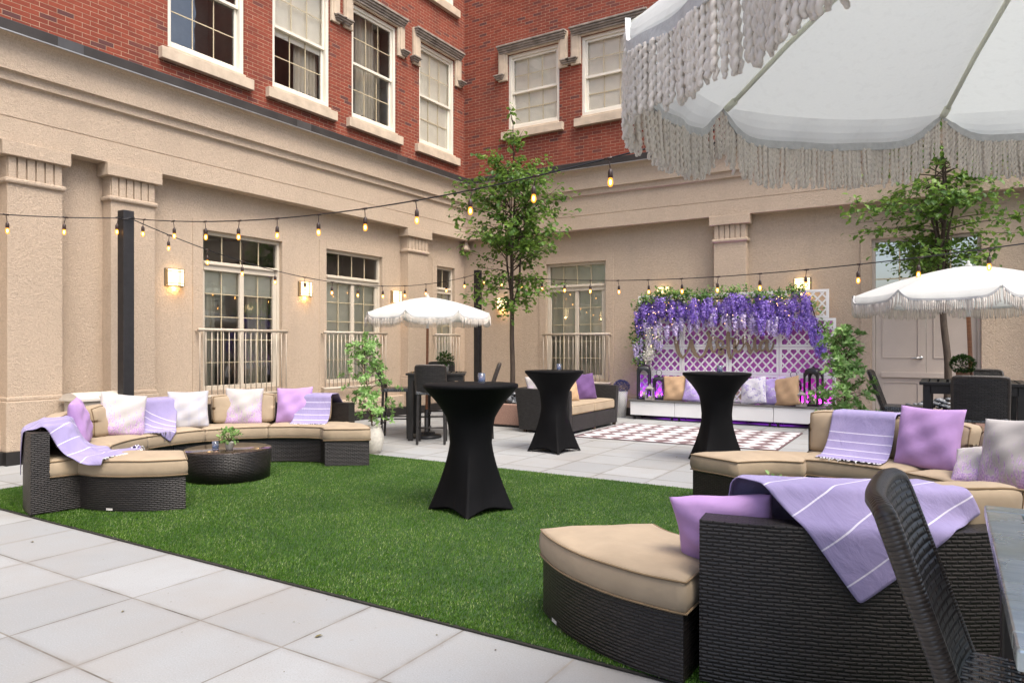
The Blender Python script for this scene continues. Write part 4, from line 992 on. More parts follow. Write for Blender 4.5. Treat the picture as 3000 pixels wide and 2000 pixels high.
# ------------------------------------------------------------------ cocktail tables in stretch covers
def cocktail(label, loc, r, h, rz):
    t = thing('cocktail_table', label, 'table', (loc[0], loc[1], 0), rz, 'tall tables in black stretch covers')
    m = MB(); N = 96; rf = r * .93; prof = []
    Z = [0, .015, .04, .07, .1, .14, .18, .23, .28, .34, .40, .46, .52, .58, .65, .72, .79, .85, .90, .95, .99, 1.02, 1.04]
    def rc(z):
        K = [(0, .155), (.3, .168), (.58, .178), (.7, .19), (.79, .207), (.88, .258), (.95, .315), (1.0, .362), (1.04, .395)]
        for (z0, r0), (z1, r1) in zip(K, K[1:]):
            if z <= z1: return (r0 + (r1 - r0) * (z - z0) / (z1 - z0)) * r / .405
        return r
    for z in Z: prof.append((rc(z), z * (h - .035) / 1.04 if z else 0))
    def fn(rr, z, a):
        zz = z / (h - .035) * 1.04; w_ = max(0, 1 - zz / .60) ** 1.35; c4 = abs(math.cos(a)); s4 = abs(math.sin(a))
        k = rf / (c4 + s4) ** 1.35; r_ = rr * (1 - w_) + w_ * k
        lift = .062 * (abs(math.sin(2 * a))) ** .55 * max(0, 1 - zz / .16) ** 1.0
        ang = (a % (math.pi / 2)); ang = min(ang, math.pi / 2 - ang)
        r_ += .008 * math.sin(ang * 42) * max(0, 1 - zz / .28) * (1 if ang < .6 else .3)
        return r_, z + lift
    prof += [(r * .995, h - .03), (r, h - .012), (r * .996, h - .004), (r * .985, h), (r * .5, h + .0005), (.001, h)]
    def fn2(rr, z, a): return fn(rr, z, a) if z < h - .034 else (rr, z)
    m.lathe(prof, N, (0, 0, 0), fn2); m.build('stretch_cover', M['spandex'], t, True)
    m = MB(); m.lathe([(r * .96, 0), (r * .96, .02), (.001, .02)], 40, (0, 0, h - .028)); m.tube([(0, 0, .06), (0, 0, h - .03)], .03, 12); m.build('table_frame', M['blackmetal'], t, True)
    m = MB()
    for k in range(4): a = k * math.pi / 2; m.tube([(math.cos(a) * (rf - .03), math.sin(a) * (rf - .03), .0), (math.cos(a) * (rf - .03), math.sin(a) * (rf - .03), .012)], .022, 10); m.beam((0, 0, .075), (math.cos(a) * (rf - .05), math.sin(a) * (rf - .05), .022), .03, .02)
    m.build('foot', M['blackmetal'], t, True)
cocktail('black draped cocktail table standing on the green lawn', (-3.47, 4.95), .405, 1.085, R(-60))
cup_candle('lit blue glass candle on the cocktail table on the lawn', (-3.44, 5.07, 1.087), .033)
cocktail('black draped cocktail table in front of the wicker loveseat', (-4.50, 8.36), .392, 1.075, R(-53))
cup_candle('blue glass candle on the cocktail table before the loveseat', (-4.48, 8.46, 1.077), .033)
cocktail('black draped cocktail table beside the chequered rug before the bench', (-2.40, 8.62), .405, 1.08, R(-8))
cup_candle('blue glass candle on the cocktail table before the wisteria bench', (-2.39, 8.72, 1.082), .035)

# ------------------------------------------------------------------ umbrellas
def umbrella(label, loc, rim, rad, rise, rot=0.0, tilt=(0, 0), pole_off=(0, 0), strand=.013, fl=.13, detail=1, vd=.09, group='white fringed umbrellas'):
    t = thing('fringed_umbrella', label, 'umbrella', (loc[0], loc[1], 0), 0, group)
    n = 8; A = [rot + 2 * math.pi * k / n for k in range(n)]
    tm = Matrix.Rotation(tilt[0], 3, 'X') @ Matrix.Rotation(tilt[1], 3, 'Y'); px, py = pole_off
    def TT(p): q = tm @ Vector((p[0], p[1], p[2] - rim)); return (q.x + px, q.y + py, q.z + rim)
    def zr(f): return rim + rise * (1 - f ** 1.45) * (1 + .04 * f)
    K = 10; S = 12; vw = vd * .62
    m = MB(); m.T = TT; vl = MB(); vl.T = TT; tr = MB(); tr.T = TT; fr = MB(); fr.T = TT
    for k in range(n):
        a, b = A[k], A[(k + 1) % n] if k < n - 1 else A[0] + 2 * math.pi
        rr = random.Random(k + int(loc[0] * 10)); ph = rr.uniform(0, 6)
        grid = []
        for i in range(K + 1):
            f = i / K; row = []
            for j in range(S + 1):
                s = j / S; x = (math.cos(a) * (1 - s) + math.cos(b) * s) * rad * f; y = (math.sin(a) * (1 - s) + math.sin(b) * s) * rad * f
                sag = -.035 * f * (1 - f * .3) * (4 * s * (1 - s)); row.append((x, y, zr(f) + sag))
            grid.append(row)
        pts = [p for r_ in grid for p in r_]; F = []
        for i in range(K):
            for j in range(S): q = i * (S + 1) + j; F.append((q, q + 1, q + S + 2, q + S + 1))
        m.add(pts, F)
        # scalloped valance
        ed = grid[K]; nx, ny = math.cos((a + b) / 2), math.sin((a + b) / 2)
        SS = 26; bot = []
        def at(s):
            q = s * S; i = min(S - 1, int(q)); u = q - i; return [ed[i][c_] * (1 - u) + ed[i + 1][c_] * u for c_ in range(3)]
        def dep(s): e = min(s, 1 - s) / .17; e = min(1, e); return .012 + vd * (1 - (1 - e) ** 2.2)
        for j in range(SS):
            s0, s1 = j / SS, (j + 1) / SS; V_ = 5
            for v in range(V_):
                q = []
                for (s, vv) in ((s0, v / V_), (s1, v / V_), (s1, (v + 1) / V_), (s0, (v + 1) / V_)):
                    p = at(s); d = dep(s) * vv; w_ = vw * math.sin(vv * 1.7) * (dep(s) / (.012 + vd)) + .006 * math.sin(s * 23 + ph) * vv; q.append((p[0] + nx * w_, p[1] + ny * w_, p[2] - d))
                vl.quad(*q)
        def low(s):
            p = at(s); d = dep(s); w_ = vw * math.sin(1.7) * (d / (.012 + vd)) + .006 * math.sin(s * 23 + ph); return Vector((p[0] + nx * w_, p[1] + ny * w_, p[2] - d))
        P = [low(j / 30) for j in range(31)]
        for j in range(30):
            p, q = P[j], P[j + 1]; o_ = Vector((nx, ny, 0)) * .006
            tr.add([p - o_, q - o_, q - o_ + Vector((0, 0, .022)), p - o_ + Vector((0, 0, .022)), p + o_, q + o_, q + o_ + Vector((0, 0, .022)), p + o_ + Vector((0, 0, .022))], [(0, 1, 2, 3), (4, 7, 6, 5), (0, 4, 5, 1), (3, 2, 6, 7)])
        ln = sum((P[j + 1] - P[j]).length for j in range(30)); ns = max(8, int(ln / strand))
        for k2 in range(ns):
            s = (k2 + .5) / ns; p = low(s) + Vector((nx, ny, 0)) * rr.uniform(-.006, .006); l_ = fl * rr.uniform(.90, 1.06); sg = 11 if detail > 1 else 3
            d1, d2 = rr.uniform(-.008, .008), rr.uniform(-.008, .008); r0 = strand * (.60 if detail > 1 else .36); path = []; rad_ = []
            sgm = 26 if detail > 1 else 3
            for i in range(sgm + 1):
                u = i / sgm; path.append(p + Vector((d1 * u * u + (.0016 * math.sin(i * 1.57 + k2) if detail > 1 else 0), d2 * u * u + (.0016 * math.cos(i * 1.57 + k2) if detail > 1 else 0), -l_ * u + .004)))
                rad_.append(r0 * (.86 + .22 * (i % 2)) * (1.0 if u < .93 else .8) if detail > 1 else r0 * (1 - .3 * u))
            fr.tube(path, rad_, 6 if detail > 1 else 4)
    canopy = m.build('canopy', M['canopy'], t, True); vl.build('valance', M['canopy'], canopy, True); tr.build('braid_trim', M['trim'], canopy); fr.build('fringe', M['fringe'], canopy, True)
    for k in range(n):
        r_ = MB(); r_.T = TT; a = A[k]; pp = [(math.cos(a) * rad * f, math.sin(a) * rad * f, zr(f) - .014) for f in (.04, .3, .55, .8, .965)]
        r_.tube(pp, .0068, 8); r_.tube([pp[-1], (math.cos(a) * rad * .995, math.sin(a) * rad * .995, rim - .006)], .0105, 8); r_.build('rib', M['rib'], t, True)
    f = MB(); f.T = TT; f.lathe([(.035, rim + rise - .004), (.03, rim + rise + .012), (.012, rim + rise + .03), (.016, rim + rise + .045), (.001, rim + rise + .06)], 14); f.build('finial', M['canopy'], t, True)
    top = TT((0, 0, rim + rise)); kn = Vector(TT((0, 0, rim - .25)))
    p = MB(); p.tube([top, kn], .019, 12); p.build('upper_pole', M['white'], t, True)
    p = MB(); base = Vector((0, 0, .42)); p.tube([kn + Vector((0, 0, .02)), base, Vector((0, 0, .08))], .0205, 12); p.build('pole', M['polewood'], t, True)
    b = MB(); b.lathe([(.23, 0), (.235, .02), (.22, .045), (.14, .06), (.06, .085), (.035, .10), (.034, .42), (.027, .43)], 32)
    for k in range(16):
        a = k * math.pi / 8; b.tube([(math.cos(a) * .07, math.sin(a) * .07, .078), (math.cos(a) * .13, math.sin(a) * .13, .072)], .012, 6)
    b.build('base', M['blackmetal'], t, True)
    for z in (.38, .17):
        k = MB(); k.tube([(.03, 0, z), (.07, -.01, z)], .006, 6); k.tube([(.066, -.009, z), (.082, -.012, z)], .018, 10); k.build('clamp_knob', M['blackmetal'], t, True)
    return t
umbrella('small white fringed umbrella over the bar table by the left wall', (-6.83, 8.56), 1.90, .96, .25, R(20), pole_off=(.02, 0), strand=.02, fl=.10, vd=.07)
umbrella('white fringed umbrella over the bar table beside the service door', (.22, 8.52), 1.93, 1.05, .285, R(12), pole_off=(-.05, .02), strand=.017, fl=.115, vd=.075)
umbrella('large white umbrella with thick rope fringe hanging close overhead', (.45, 1.66), 2.058, 1.008, .46, R(159.44), tilt=(R(4.75), 0), pole_off=(-.05, .02), strand=.0076, fl=.116, detail=2, vd=.072)

# ------------------------------------------------------------------ bar tables and stools
def bar_table(label, loc, s, h, rz=0, mt='black'):
    t = thing('bar_table', label, 'table', (loc[0], loc[1], 0), rz, 'square black bar tables')
    m = MB(); e = s / 2; n = 9; w_ = (s - .14) / n
    m.box(-e, e, -e, -e + .07, h - .03, h); m.box(-e, e, e - .07, e, h - .03, h); m.box(-e, -e + .07, -e + .07, e - .07, h - .03, h); m.box(e - .07, e, -e + .07, e - .07, h - .03, h)
    for i in range(n): x = -e + .07 + w_ * (i + .5); m.box(x - w_ / 2 + .012, x + w_ / 2 - .012, -e + .068, e - .068, h - .028, h - .002)
    m.build('table_top', M[mt], t, bevel=.004)
    m = MB(); q = e - .03
    for (x0, x1, y0, y1) in ((-q + .06, q - .06, -q, -q + .022), (-q + .06, q - .06, q - .022, q), (-q, -q + .022, -q + .06, q - .06), (q - .022, q, -q + .06, q - .06)): m.box(x0, x1, y0, y1, h - .115, h - .031)
    m.build('apron', M['black'], t, bevel=.003)
    for sx in (-1, 1):
        for sy in (-1, 1):
            l = MB(); l.box(sx * q - (.075 if sx > 0 else 0), sx * q + (.075 if sx < 0 else 0), sy * q - (.075 if sy > 0 else 0), sy * q + (.075 if sy < 0 else 0), 0, h - .031); l.build('leg', M['black'], t, bevel=.005)
    return t
def wrapped():
    def f(s):
        sp = s.n("ShaderNodeSeparateXYZ"); s.l(s.coord('UV'), sp.inputs[0]); h = s.math('ABSOLUTE', s.math('SINE', s.math('MULTIPLY', sp.outputs[0], 3.1416 / .0075)))
        n = s.noise(s.coord('UV', (83, 2, 1)), 1, 1)
        col = s.mix(s.ramp(h, [(.0, 1.0), (.45, 0.0)]), s.ramp(n, [(.3, (.028, .022, .018)), (.7, (.06, .048, .04))]), (.006, .005, .005))
        return s.fin(col, .33, s.bump(h, .45, .002), Specular_IOR_Level=.45)
    return mat('wrapped_wicker', f)
def stool_proto():
    """faces +x; origin on the floor under the middle of the seat"""
    t = thing('bar_stool', '', 'bar stool', (0, 0, 0)); W, D, H = .43, .42, .765
    m = MB(); m.rbox(D, W, .055, .02, 6, lambda p: (p[0], p[1], p[2] + H - .0275 - .008 * (1 - (2 * p[0] / D) ** 2) * (1 - (2 * p[1] / W) ** 2))); m.build('seat', M['seatweave'], t, True)
    def bk(p):
        x, y, z = p; return (-.175 - .13 * ((z + .19) / .38) + x - .03 * (1 - (2 * y / W) ** 2), y, H + .165 + z)
    m = MB(); m.rbox(.032, W, .40, .0145, 8, bk); m.build('backrest', M['wicker2'], t, True)
    m = MB(); ring = [bk(Vector((0, y, z))) for (y, z) in [(-W / 2 + .006, -.2), (-W / 2 + .006, -.05), (-W / 2 + .006, .1), (-W / 2 + .01, .17), (-W / 2 + .03, .192), (-.1, .198), (.1, .198), (W / 2 - .03, .192), (W / 2 - .01, .17), (W / 2 - .006, .1), (W / 2 - .006, -.05), (W / 2 - .006, -.2)]]
    m.tube(spline(ring, 5), .0185, 10); m.build('back_edge', wrapped(), t, True)
    for sx in (-1, 1):
        for sy in (-1, 1):
            l = MB(); l.beam((sx * (D / 2 - .03), sy * (W / 2 - .03), H - .04), (sx * (D / 2 - .018) - (.02 if sx < 0 else 0), sy * (W / 2 - .02), 0), .036, .036); l.build('leg', M['black'], t, bevel=.004)
    m = MB(); x, y = D / 2 - .025, W / 2 - .025
    for z, sides in ((.30, 'ns'), (.36, 'ew')):
        if 'n' in sides: m.tube([(-x, -y, z), (x, -y, z)], .011, 8); m.tube([(-x, y, z), (x, y, z)], .011, 8)
        else: m.tube([(x, -y, z), (x, y, z)], .011, 8); m.tube([(-x, -y, z - .12), (-x, y, z - .12)], .011, 8)
    m.build('footrest', M['black'], t, True)
    return t
st = stool_proto(); GS = 'wicker bar stools'
bar_table('black bar table under the small umbrella by the left wall', (-6.70, 8.66), .88, 1.0, R(34))
bar_table('black slatted bar table under the umbrella beside the service door', (.20, 8.55), .90, 1.05)
bar_table('worn black bar table at the right edge, nearest the camera', (.565, 1.62), .98, 1.015, 0, 'worn')
SP = [((.214, 1.585), 0, 'wicker bar stool seen from behind in the near right corner'),
      ((-6.38, 8.12), 124, 'wicker bar stool with its back to the camera at the left bar table'), ((-7.24, 8.34), 34, 'wicker bar stool behind the potted shrub at the left bar table'),
      ((-7.04, 9.18), -56, 'wicker bar stool on the wall side of the left bar table'), ((-6.16, 9.0), 214, 'wicker bar stool seen edge-on right of the left bar table'),
      ((.24, 7.86), 90, 'wicker bar stool with its broad back to the camera at the right table'), ((-.42, 8.70), 0, 'wicker bar stool in profile left of the right bar table'),
      ((.30, 9.28), -90, 'wicker bar stool behind the boxwood plant at the right table'), ((.88, 8.5), 180, 'wicker bar stool at the right edge of the right bar table')]
for i, (p, a, lab) in enumerate(SP):
    if i == 0: st.location = (p[0], p[1], 0); st.rotation_euler = (0, 0, R(a)); tag(st, lab, group=GS)
    else: dup(st, (p[0], p[1], 0), R(a), lab, GS)
small_plant('dark leafy plant in a pale pot on the left bar table', (-6.60, 8.74, 1.001), M['pot'], .055, .12, .13, M['box'], 240, .05, .034, .75, 5)
small_plant('clipped round boxwood in a terracotta pot on the right bar table', (.12, 8.46, 1.051), M['terra'], .062, .09, .105, M['box'], 900, .026, .02, .85, 6, clipped=True)

# ------------------------------------------------------------------ loveseat, rug
def loveseat():
    t = thing('wicker_loveseat', 'dark wicker loveseat with two tan seat cushions beside the chequered rug', 'sofa', (-5.93, 9.92, 0))
    Wd, D = 1.86, .87                     # along y, along x
    m = MB(); m.box(.06, D, .09, Wd / 2 - .004, .045, .30); m.build('base', M['wicker2'], t, bevel=.008)
    m = MB(); m.box(.06, D, Wd / 2 + .004, Wd - .09, .045, .30); m.build('base', M['wicker2'], t, bevel=.008)
    m = MB(); m.add([(-.06, 0, .045), (.10, 0, .045), (.10, Wd, .045), (-.06, Wd, .045), (-.12, 0, .72), (.02, 0, .72), (.02, Wd, .72), (-.12, Wd, .72)], [(3, 2, 1, 0), (4, 5, 6, 7), (0, 1, 5, 4), (1, 2, 6, 5), (2, 3, 7, 6), (3, 0, 4, 7)]); m.build('back_frame', M['wicker2'], t, bevel=.01)
    for y, s in ((0, -1), (Wd, 1)):
        a, b = y, y - s * .09; f = s * .05
        m = MB(); m.add([(-.06, a, .045), (D, a, .045), (D, b, .045), (-.06, b, .045), (-.12, a + f, .72), (D + .02, a + f, .70), (D + .02, b + f, .70), (-.12, b + f, .72)], [(0, 1, 2, 3), (4, 5, 6, 7), (0, 1, 5, 4), (1, 2, 6, 5), (2, 3, 7, 6), (3, 0, 4, 7)]); m.build('arm', M['wicker2'], t, bevel=.012)
    for k in (0, 1):
        y0 = .095 + k * (Wd / 2 - .093); y1 = y0 + Wd / 2 - .097
        m = MB(); m.rbox(D - .11, y1 - y0, .16, .035, 8, lambda p: (p[0] + .49, p[1] + (y0 + y1) / 2, p[2] + .383 + .012 * (1 - (2 * p[0] / .76) ** 2))); o = m.build('seat_cushion', M['tan'], t, True)
        p = MB()
        for z in (.318, .446): p.tube([(.12, y0 + .01, z), (D - .018, y0 + .01, z), (D - .006, y0 + .03, z), (D - .006, y1 - .03, z), (D - .018, y1 - .01, z), (.12, y1 - .01, z)], .006, 6)
        p.build('piping', M['pipe'], o, True)
    for x in (.0, D - .06):
        for y in (.03, Wd / 2, Wd - .08): m = MB(); m.box(x, x + .05, y, y + .05, 0, .05); m.build('foot', M['stem'], t)
loveseat()
G3 = 'pillows on the wicker loveseat'
pillow('plum purple linen pillow at the far end of the loveseat', 'plum', .50, .46, .17, (-5.42, 11.18, .468), -35, 14, 3, G3, 11)
pillow('pale beige linen pillow leaning behind the tan one on the loveseat', 'beige', .46, .46, .15, (-5.62, 10.93, .468), -30, 12, 4, G3, 12)
pillow('shiny tan pillow half hidden by the draped table on the loveseat', 'tanpillow', .46, .42, .15, (-5.45, 10.66, .468), -25, 18, 0, G3, 13)
pillow('pink printed pillow poking up over the near arm of the loveseat', 'toile3', .44, .44, .15, (-5.66, 10.2, .468), -10, 10, 12, G3, 14) if 'toile3' in M else pillow('lavender print pillow poking up over the near arm of the loveseat', 'lav', .46, .46, .15, (-5.70, 10.12, .468), -60, 8, 8, G3, 14)
m = MB(); P = [(-4.93, 9.80), (-1.96, 9.92), (-2.0, 12.08), (-4.98, 11.92)]
m.add([(x, y, .004) for x, y in P] + [(x, y, .012) for x, y in P], [(4, 5, 6, 7), (0, 1, 5, 4), (1, 2, 6, 5), (2, 3, 7, 6), (3, 0, 4, 7)], [[(0, 0), (2.98, 0), (2.98, 2.15), (0, 2.15)], None, None, None, None])
rug = m.build('outdoor_rug', rug_mat()); tag(rug, 'brown and white diamond chequered outdoor rug on the paving before the bench', 'rug')
m = MB()
for i in range(4):
    a, b = Vector(P[i] + (0,)), Vector(P[(i + 1) % 4] + (0,)); m.beam(a + Vector((0, 0, .0095)), b + Vector((0, 0, .0095)), .03, .009)
m.build('hem', plain('rug_hem', (.12, .075, .08), .95, .2, 40), rug)

# ------------------------------------------------------------------ wisteria stage: bench, trellis, garland, sign
BX0, BX1, BY0, BY1 = -5.28, -1.76, 12.95, 13.45
def bench():
    t = thing('storage_bench', 'long white storage bench on castors under the wisteria trellis', 'bench', (BX0 + .06, BY0 - .17, 0))
    n = 4; wd = (BX1 - BX0) / n
    for k in range(n):
        m = MB(); m.box(k * wd + .004, (k + 1) * wd - .004, 0, BY1 - BY0, .085, .345); m.build('box_section', M['white'], t, bevel=.004)
        for x in (k * wd + .07, (k + 1) * wd - .07):
            for y in (.05, BY1 - BY0 - .05): c = MB(); c.tube([(x - .014, y, .032), (x + .014, y, .032)], .032, 12); c.box(x - .022, x + .022, y - .02, y + .02, .05, .085); c.build('castor', M['blackmetal'], t)
    m = MB(); m.box(-.02, BX1 - BX0 + .02, -.02, BY1 - BY0, .346, .375); m.build('bench_top', M['slate'], t, bevel=.004)
bench()
STAGE = (.06, -.17, 0)
def trellis():
    t = thing('lattice_trellis', 'white lattice trellis panels standing along the back of the bench', 'trellis', STAGE)
    Y = 13.375; xs = [-5.285, -4.40, -3.515, -2.63, -1.70]; zs = [.376, .885, 1.385, 1.885, 2.385]
    for i in range(4):
        for j in range(4):
            x0, x1, z0, z1 = xs[i] + .003, xs[i + 1] - .003, zs[j] + .002, zs[j + 1] - .002
            if j == 3: x1 -= .11 if i == 3 else 0
            m = MB(); b = .045
            m.box(x0, x0 + b, Y, Y + .02, z0, z1); m.box(x1 - b, x1, Y, Y + .02, z0, z1); m.box(x0 + b, x1 - b, Y, Y + .02, z0, z0 + b); m.box(x0 + b, x1 - b, Y, Y + .02, z1 - b, z1)
            f = m.build('panel_frame', M['white'], t, bevel=.002)
            # crossing slats clipped to the frame opening
            l = MB(); a0, a1, c0, c1 = x0 + b, x1 - b, z0 + b, z1 - b; st = .149; k = 1.12
            for sgn, yy in ((1, Y + .004), (-1, Y + .0155)):
                q = -3.0
                while q < 3.0:
                    # line z = zc + sgn*k*(x - xc) + q
                    pts = []
                    for x in (a0, a1):
                        z = (c0 + c1) / 2 + sgn * k * (x - (a0 + a1) / 2) + q
                        pts.append((x, z))
                    (xa, za), (xb, zb) = pts
                    def clip(lo, hi):
                        xs_ = []
                        for zl in (c0, c1): xs_.append(xa + (zl - za) / (zb - za) * (xb - xa))
                        lo_, hi_ = max(a0, min(xs_)), min(a1, max(xs_)); return lo_, hi_
                    lo_, hi_ = clip(0, 0)
                    if hi_ - lo_ > .012:
                        zf = lambda x: za + (x - xa) / (xb - xa) * (zb - za)
                        l.beam((lo_, yy, zf(lo_)), (hi_, yy, zf(hi_)), .008, .027, (0, 1, 0)) if False else l.beam((lo_, yy, zf(lo_)), (hi_, yy, zf(hi_)), .027, .008, (0, 1, 0))
                    q += st * k
            l.build('lattice', M['white'], f)
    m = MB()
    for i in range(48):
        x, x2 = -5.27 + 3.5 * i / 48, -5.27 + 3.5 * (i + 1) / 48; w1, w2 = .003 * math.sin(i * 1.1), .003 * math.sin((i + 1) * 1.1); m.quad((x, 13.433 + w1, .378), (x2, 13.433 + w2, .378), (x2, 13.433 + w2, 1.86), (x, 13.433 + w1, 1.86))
    m.build('dim_wall_sheet', fabric('dim_wall_purple', (.50, .16, .46), 300, .1), t, True)  # added sheet: its purple stands in for the dim, LED-washed wall behind
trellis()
def sign():
    t = thing('wisteria_sign', 'beige cut-out script sign reading Wisteria hung on the lattice', 'sign', (.06, 13.16, 0))
    Z = lambda x, y: (-4.40 + (x - 255) * .000912, 1.372 + (540 - y) * .000912)
    S = {'letter_w': [([(165, 250), (150, 400), (165, 520), (205, 660), (285, 752)], [94, 92, 84, 74, 42]), ([(285, 752), (345, 690), (395, 590), (435, 480), (470, 405)], [42, 36, 36, 48, 84]), ([(470, 405), (480, 490), (520, 610), (575, 700), (650, 745)], [84, 90, 82, 72, 40]), ([(650, 745), (730, 690), (795, 560), (838, 410), (850, 330), (815, 240)], [40, 52, 60, 56, 50, 70])],
         'letter_i': [([(1040, 365), (960, 332), (895, 345), (862, 420), (872, 500), (905, 600), (940, 632), (985, 560), (1010, 480)], [34, 40, 60, 74, 72, 62, 40, 34, 34])],
         'letter_s': [([(1010, 485), (985, 430), (1040, 395), (1115, 420), (1125, 470), (1100, 500)], [60, 62, 56, 52, 44, 30]), ([(1000, 450), (1020, 520), (1090, 580), (1125, 635), (1085, 680), (1035, 650), (1060, 590), (1130, 555), (1215, 520)], [70, 72, 66, 62, 52, 44, 40, 36, 34])],
         'letter_t': [([(1228, 250), (1222, 420), (1232, 600), (1270, 752), (1315, 680), (1350, 560)], [84, 84, 80, 60, 38, 36]), ([(1180, 342), (1280, 352), (1400, 375)], [34, 44, 34])],
         'letter_e': [([(1350, 560), (1400, 490), (1430, 420), (1395, 385), (1352, 450), (1362, 560), (1410, 625), (1480, 585), (1540, 470)], [36, 40, 46, 58, 72, 76, 62, 40, 34])],
         'letter_r': [([(1540, 470), (1515, 400), (1535, 335), (1572, 360), (1565, 430), (1600, 460), (1632, 520), (1640, 600), (1664, 660)], [40, 50, 48, 42, 44, 70, 80, 74, 44]), ([(1664, 660), (1700, 590), (1735, 500)], [36, 34, 34])],
         'letter_i_last': [([(1748, 355), (1742, 480), (1755, 570), (1785, 612), (1830, 560)], [62, 72, 72, 50, 34])],
         'letter_a': [([(1985, 425), (1925, 405), (1862, 460), (1845, 540), (1875, 600), (1930, 570), (1975, 480)], [50, 62, 70, 66, 52, 46, 44]), ([(1985, 400), (1975, 500), (1995, 590), (2035, 612), (2080, 540), (2110, 430)], [68, 70, 66, 46, 38, 32])]}
    for li, (nm, strokes) in enumerate(S.items()):
        m = MB()
        for si, (pts, wd) in enumerate(strokes):
            wd = [w_ * (1.0 if li == 0 else .88) for w_ in wd]; C_ = spline([(p[0], p[1], 0) for p in pts], 8); Wd = [v.x for v in spline([(w_, 0, 0) for w_ in wd], 8)]
            y0 = -.002 * (si + 2 * (li % 2)); n = len(C_); L = []; Rr = []
            for i in range(n):
                d = (C_[min(i + 1, n - 1)] - C_[max(i - 1, 0)]).normalized(); nr = Vector((-d.y, d.x, 0)); L.append(C_[i] + nr * Wd[i] / 2); Rr.append(C_[i] - nr * Wd[i] / 2)
            out = [L, Rr]
            # round ends
            e0 = [C_[0] + Vector((math.cos(a), math.sin(a), 0)) * Wd[0] / 2 for a in [k * math.pi / 6 for k in range(12)]]; e1 = [C_[-1] + Vector((math.cos(a), math.sin(a), 0)) * Wd[-1] / 2 for a in [k * math.pi / 6 for k in range(12)]]
            def p3(v, y): x, z = Z(v.x, v.y); return (x, y, z)
            for i in range(n - 1):
                q = [L[i], L[i + 1], Rr[i + 1], Rr[i]]
                m.add([p3(v, y0) for v in q] + [p3(v, y0 + .014) for v in q], [(0, 1, 2, 3), (7, 6, 5, 4), (0, 4, 5, 1), (3, 2, 6, 7)])
            for k_, e in enumerate((e0, e1)):
                yy = y0 + .0007; m.add([p3(v, yy) for v in e] + [p3(v, yy + .012) for v in e], [tuple(range(12)), tuple(range(23, 11, -1))] + [(i, (i + 1) % 12, 12 + (i + 1) % 12, 12 + i) for i in range(12)])
        m.build(nm.replace('_last', ''), M['sign'], t)
sign()
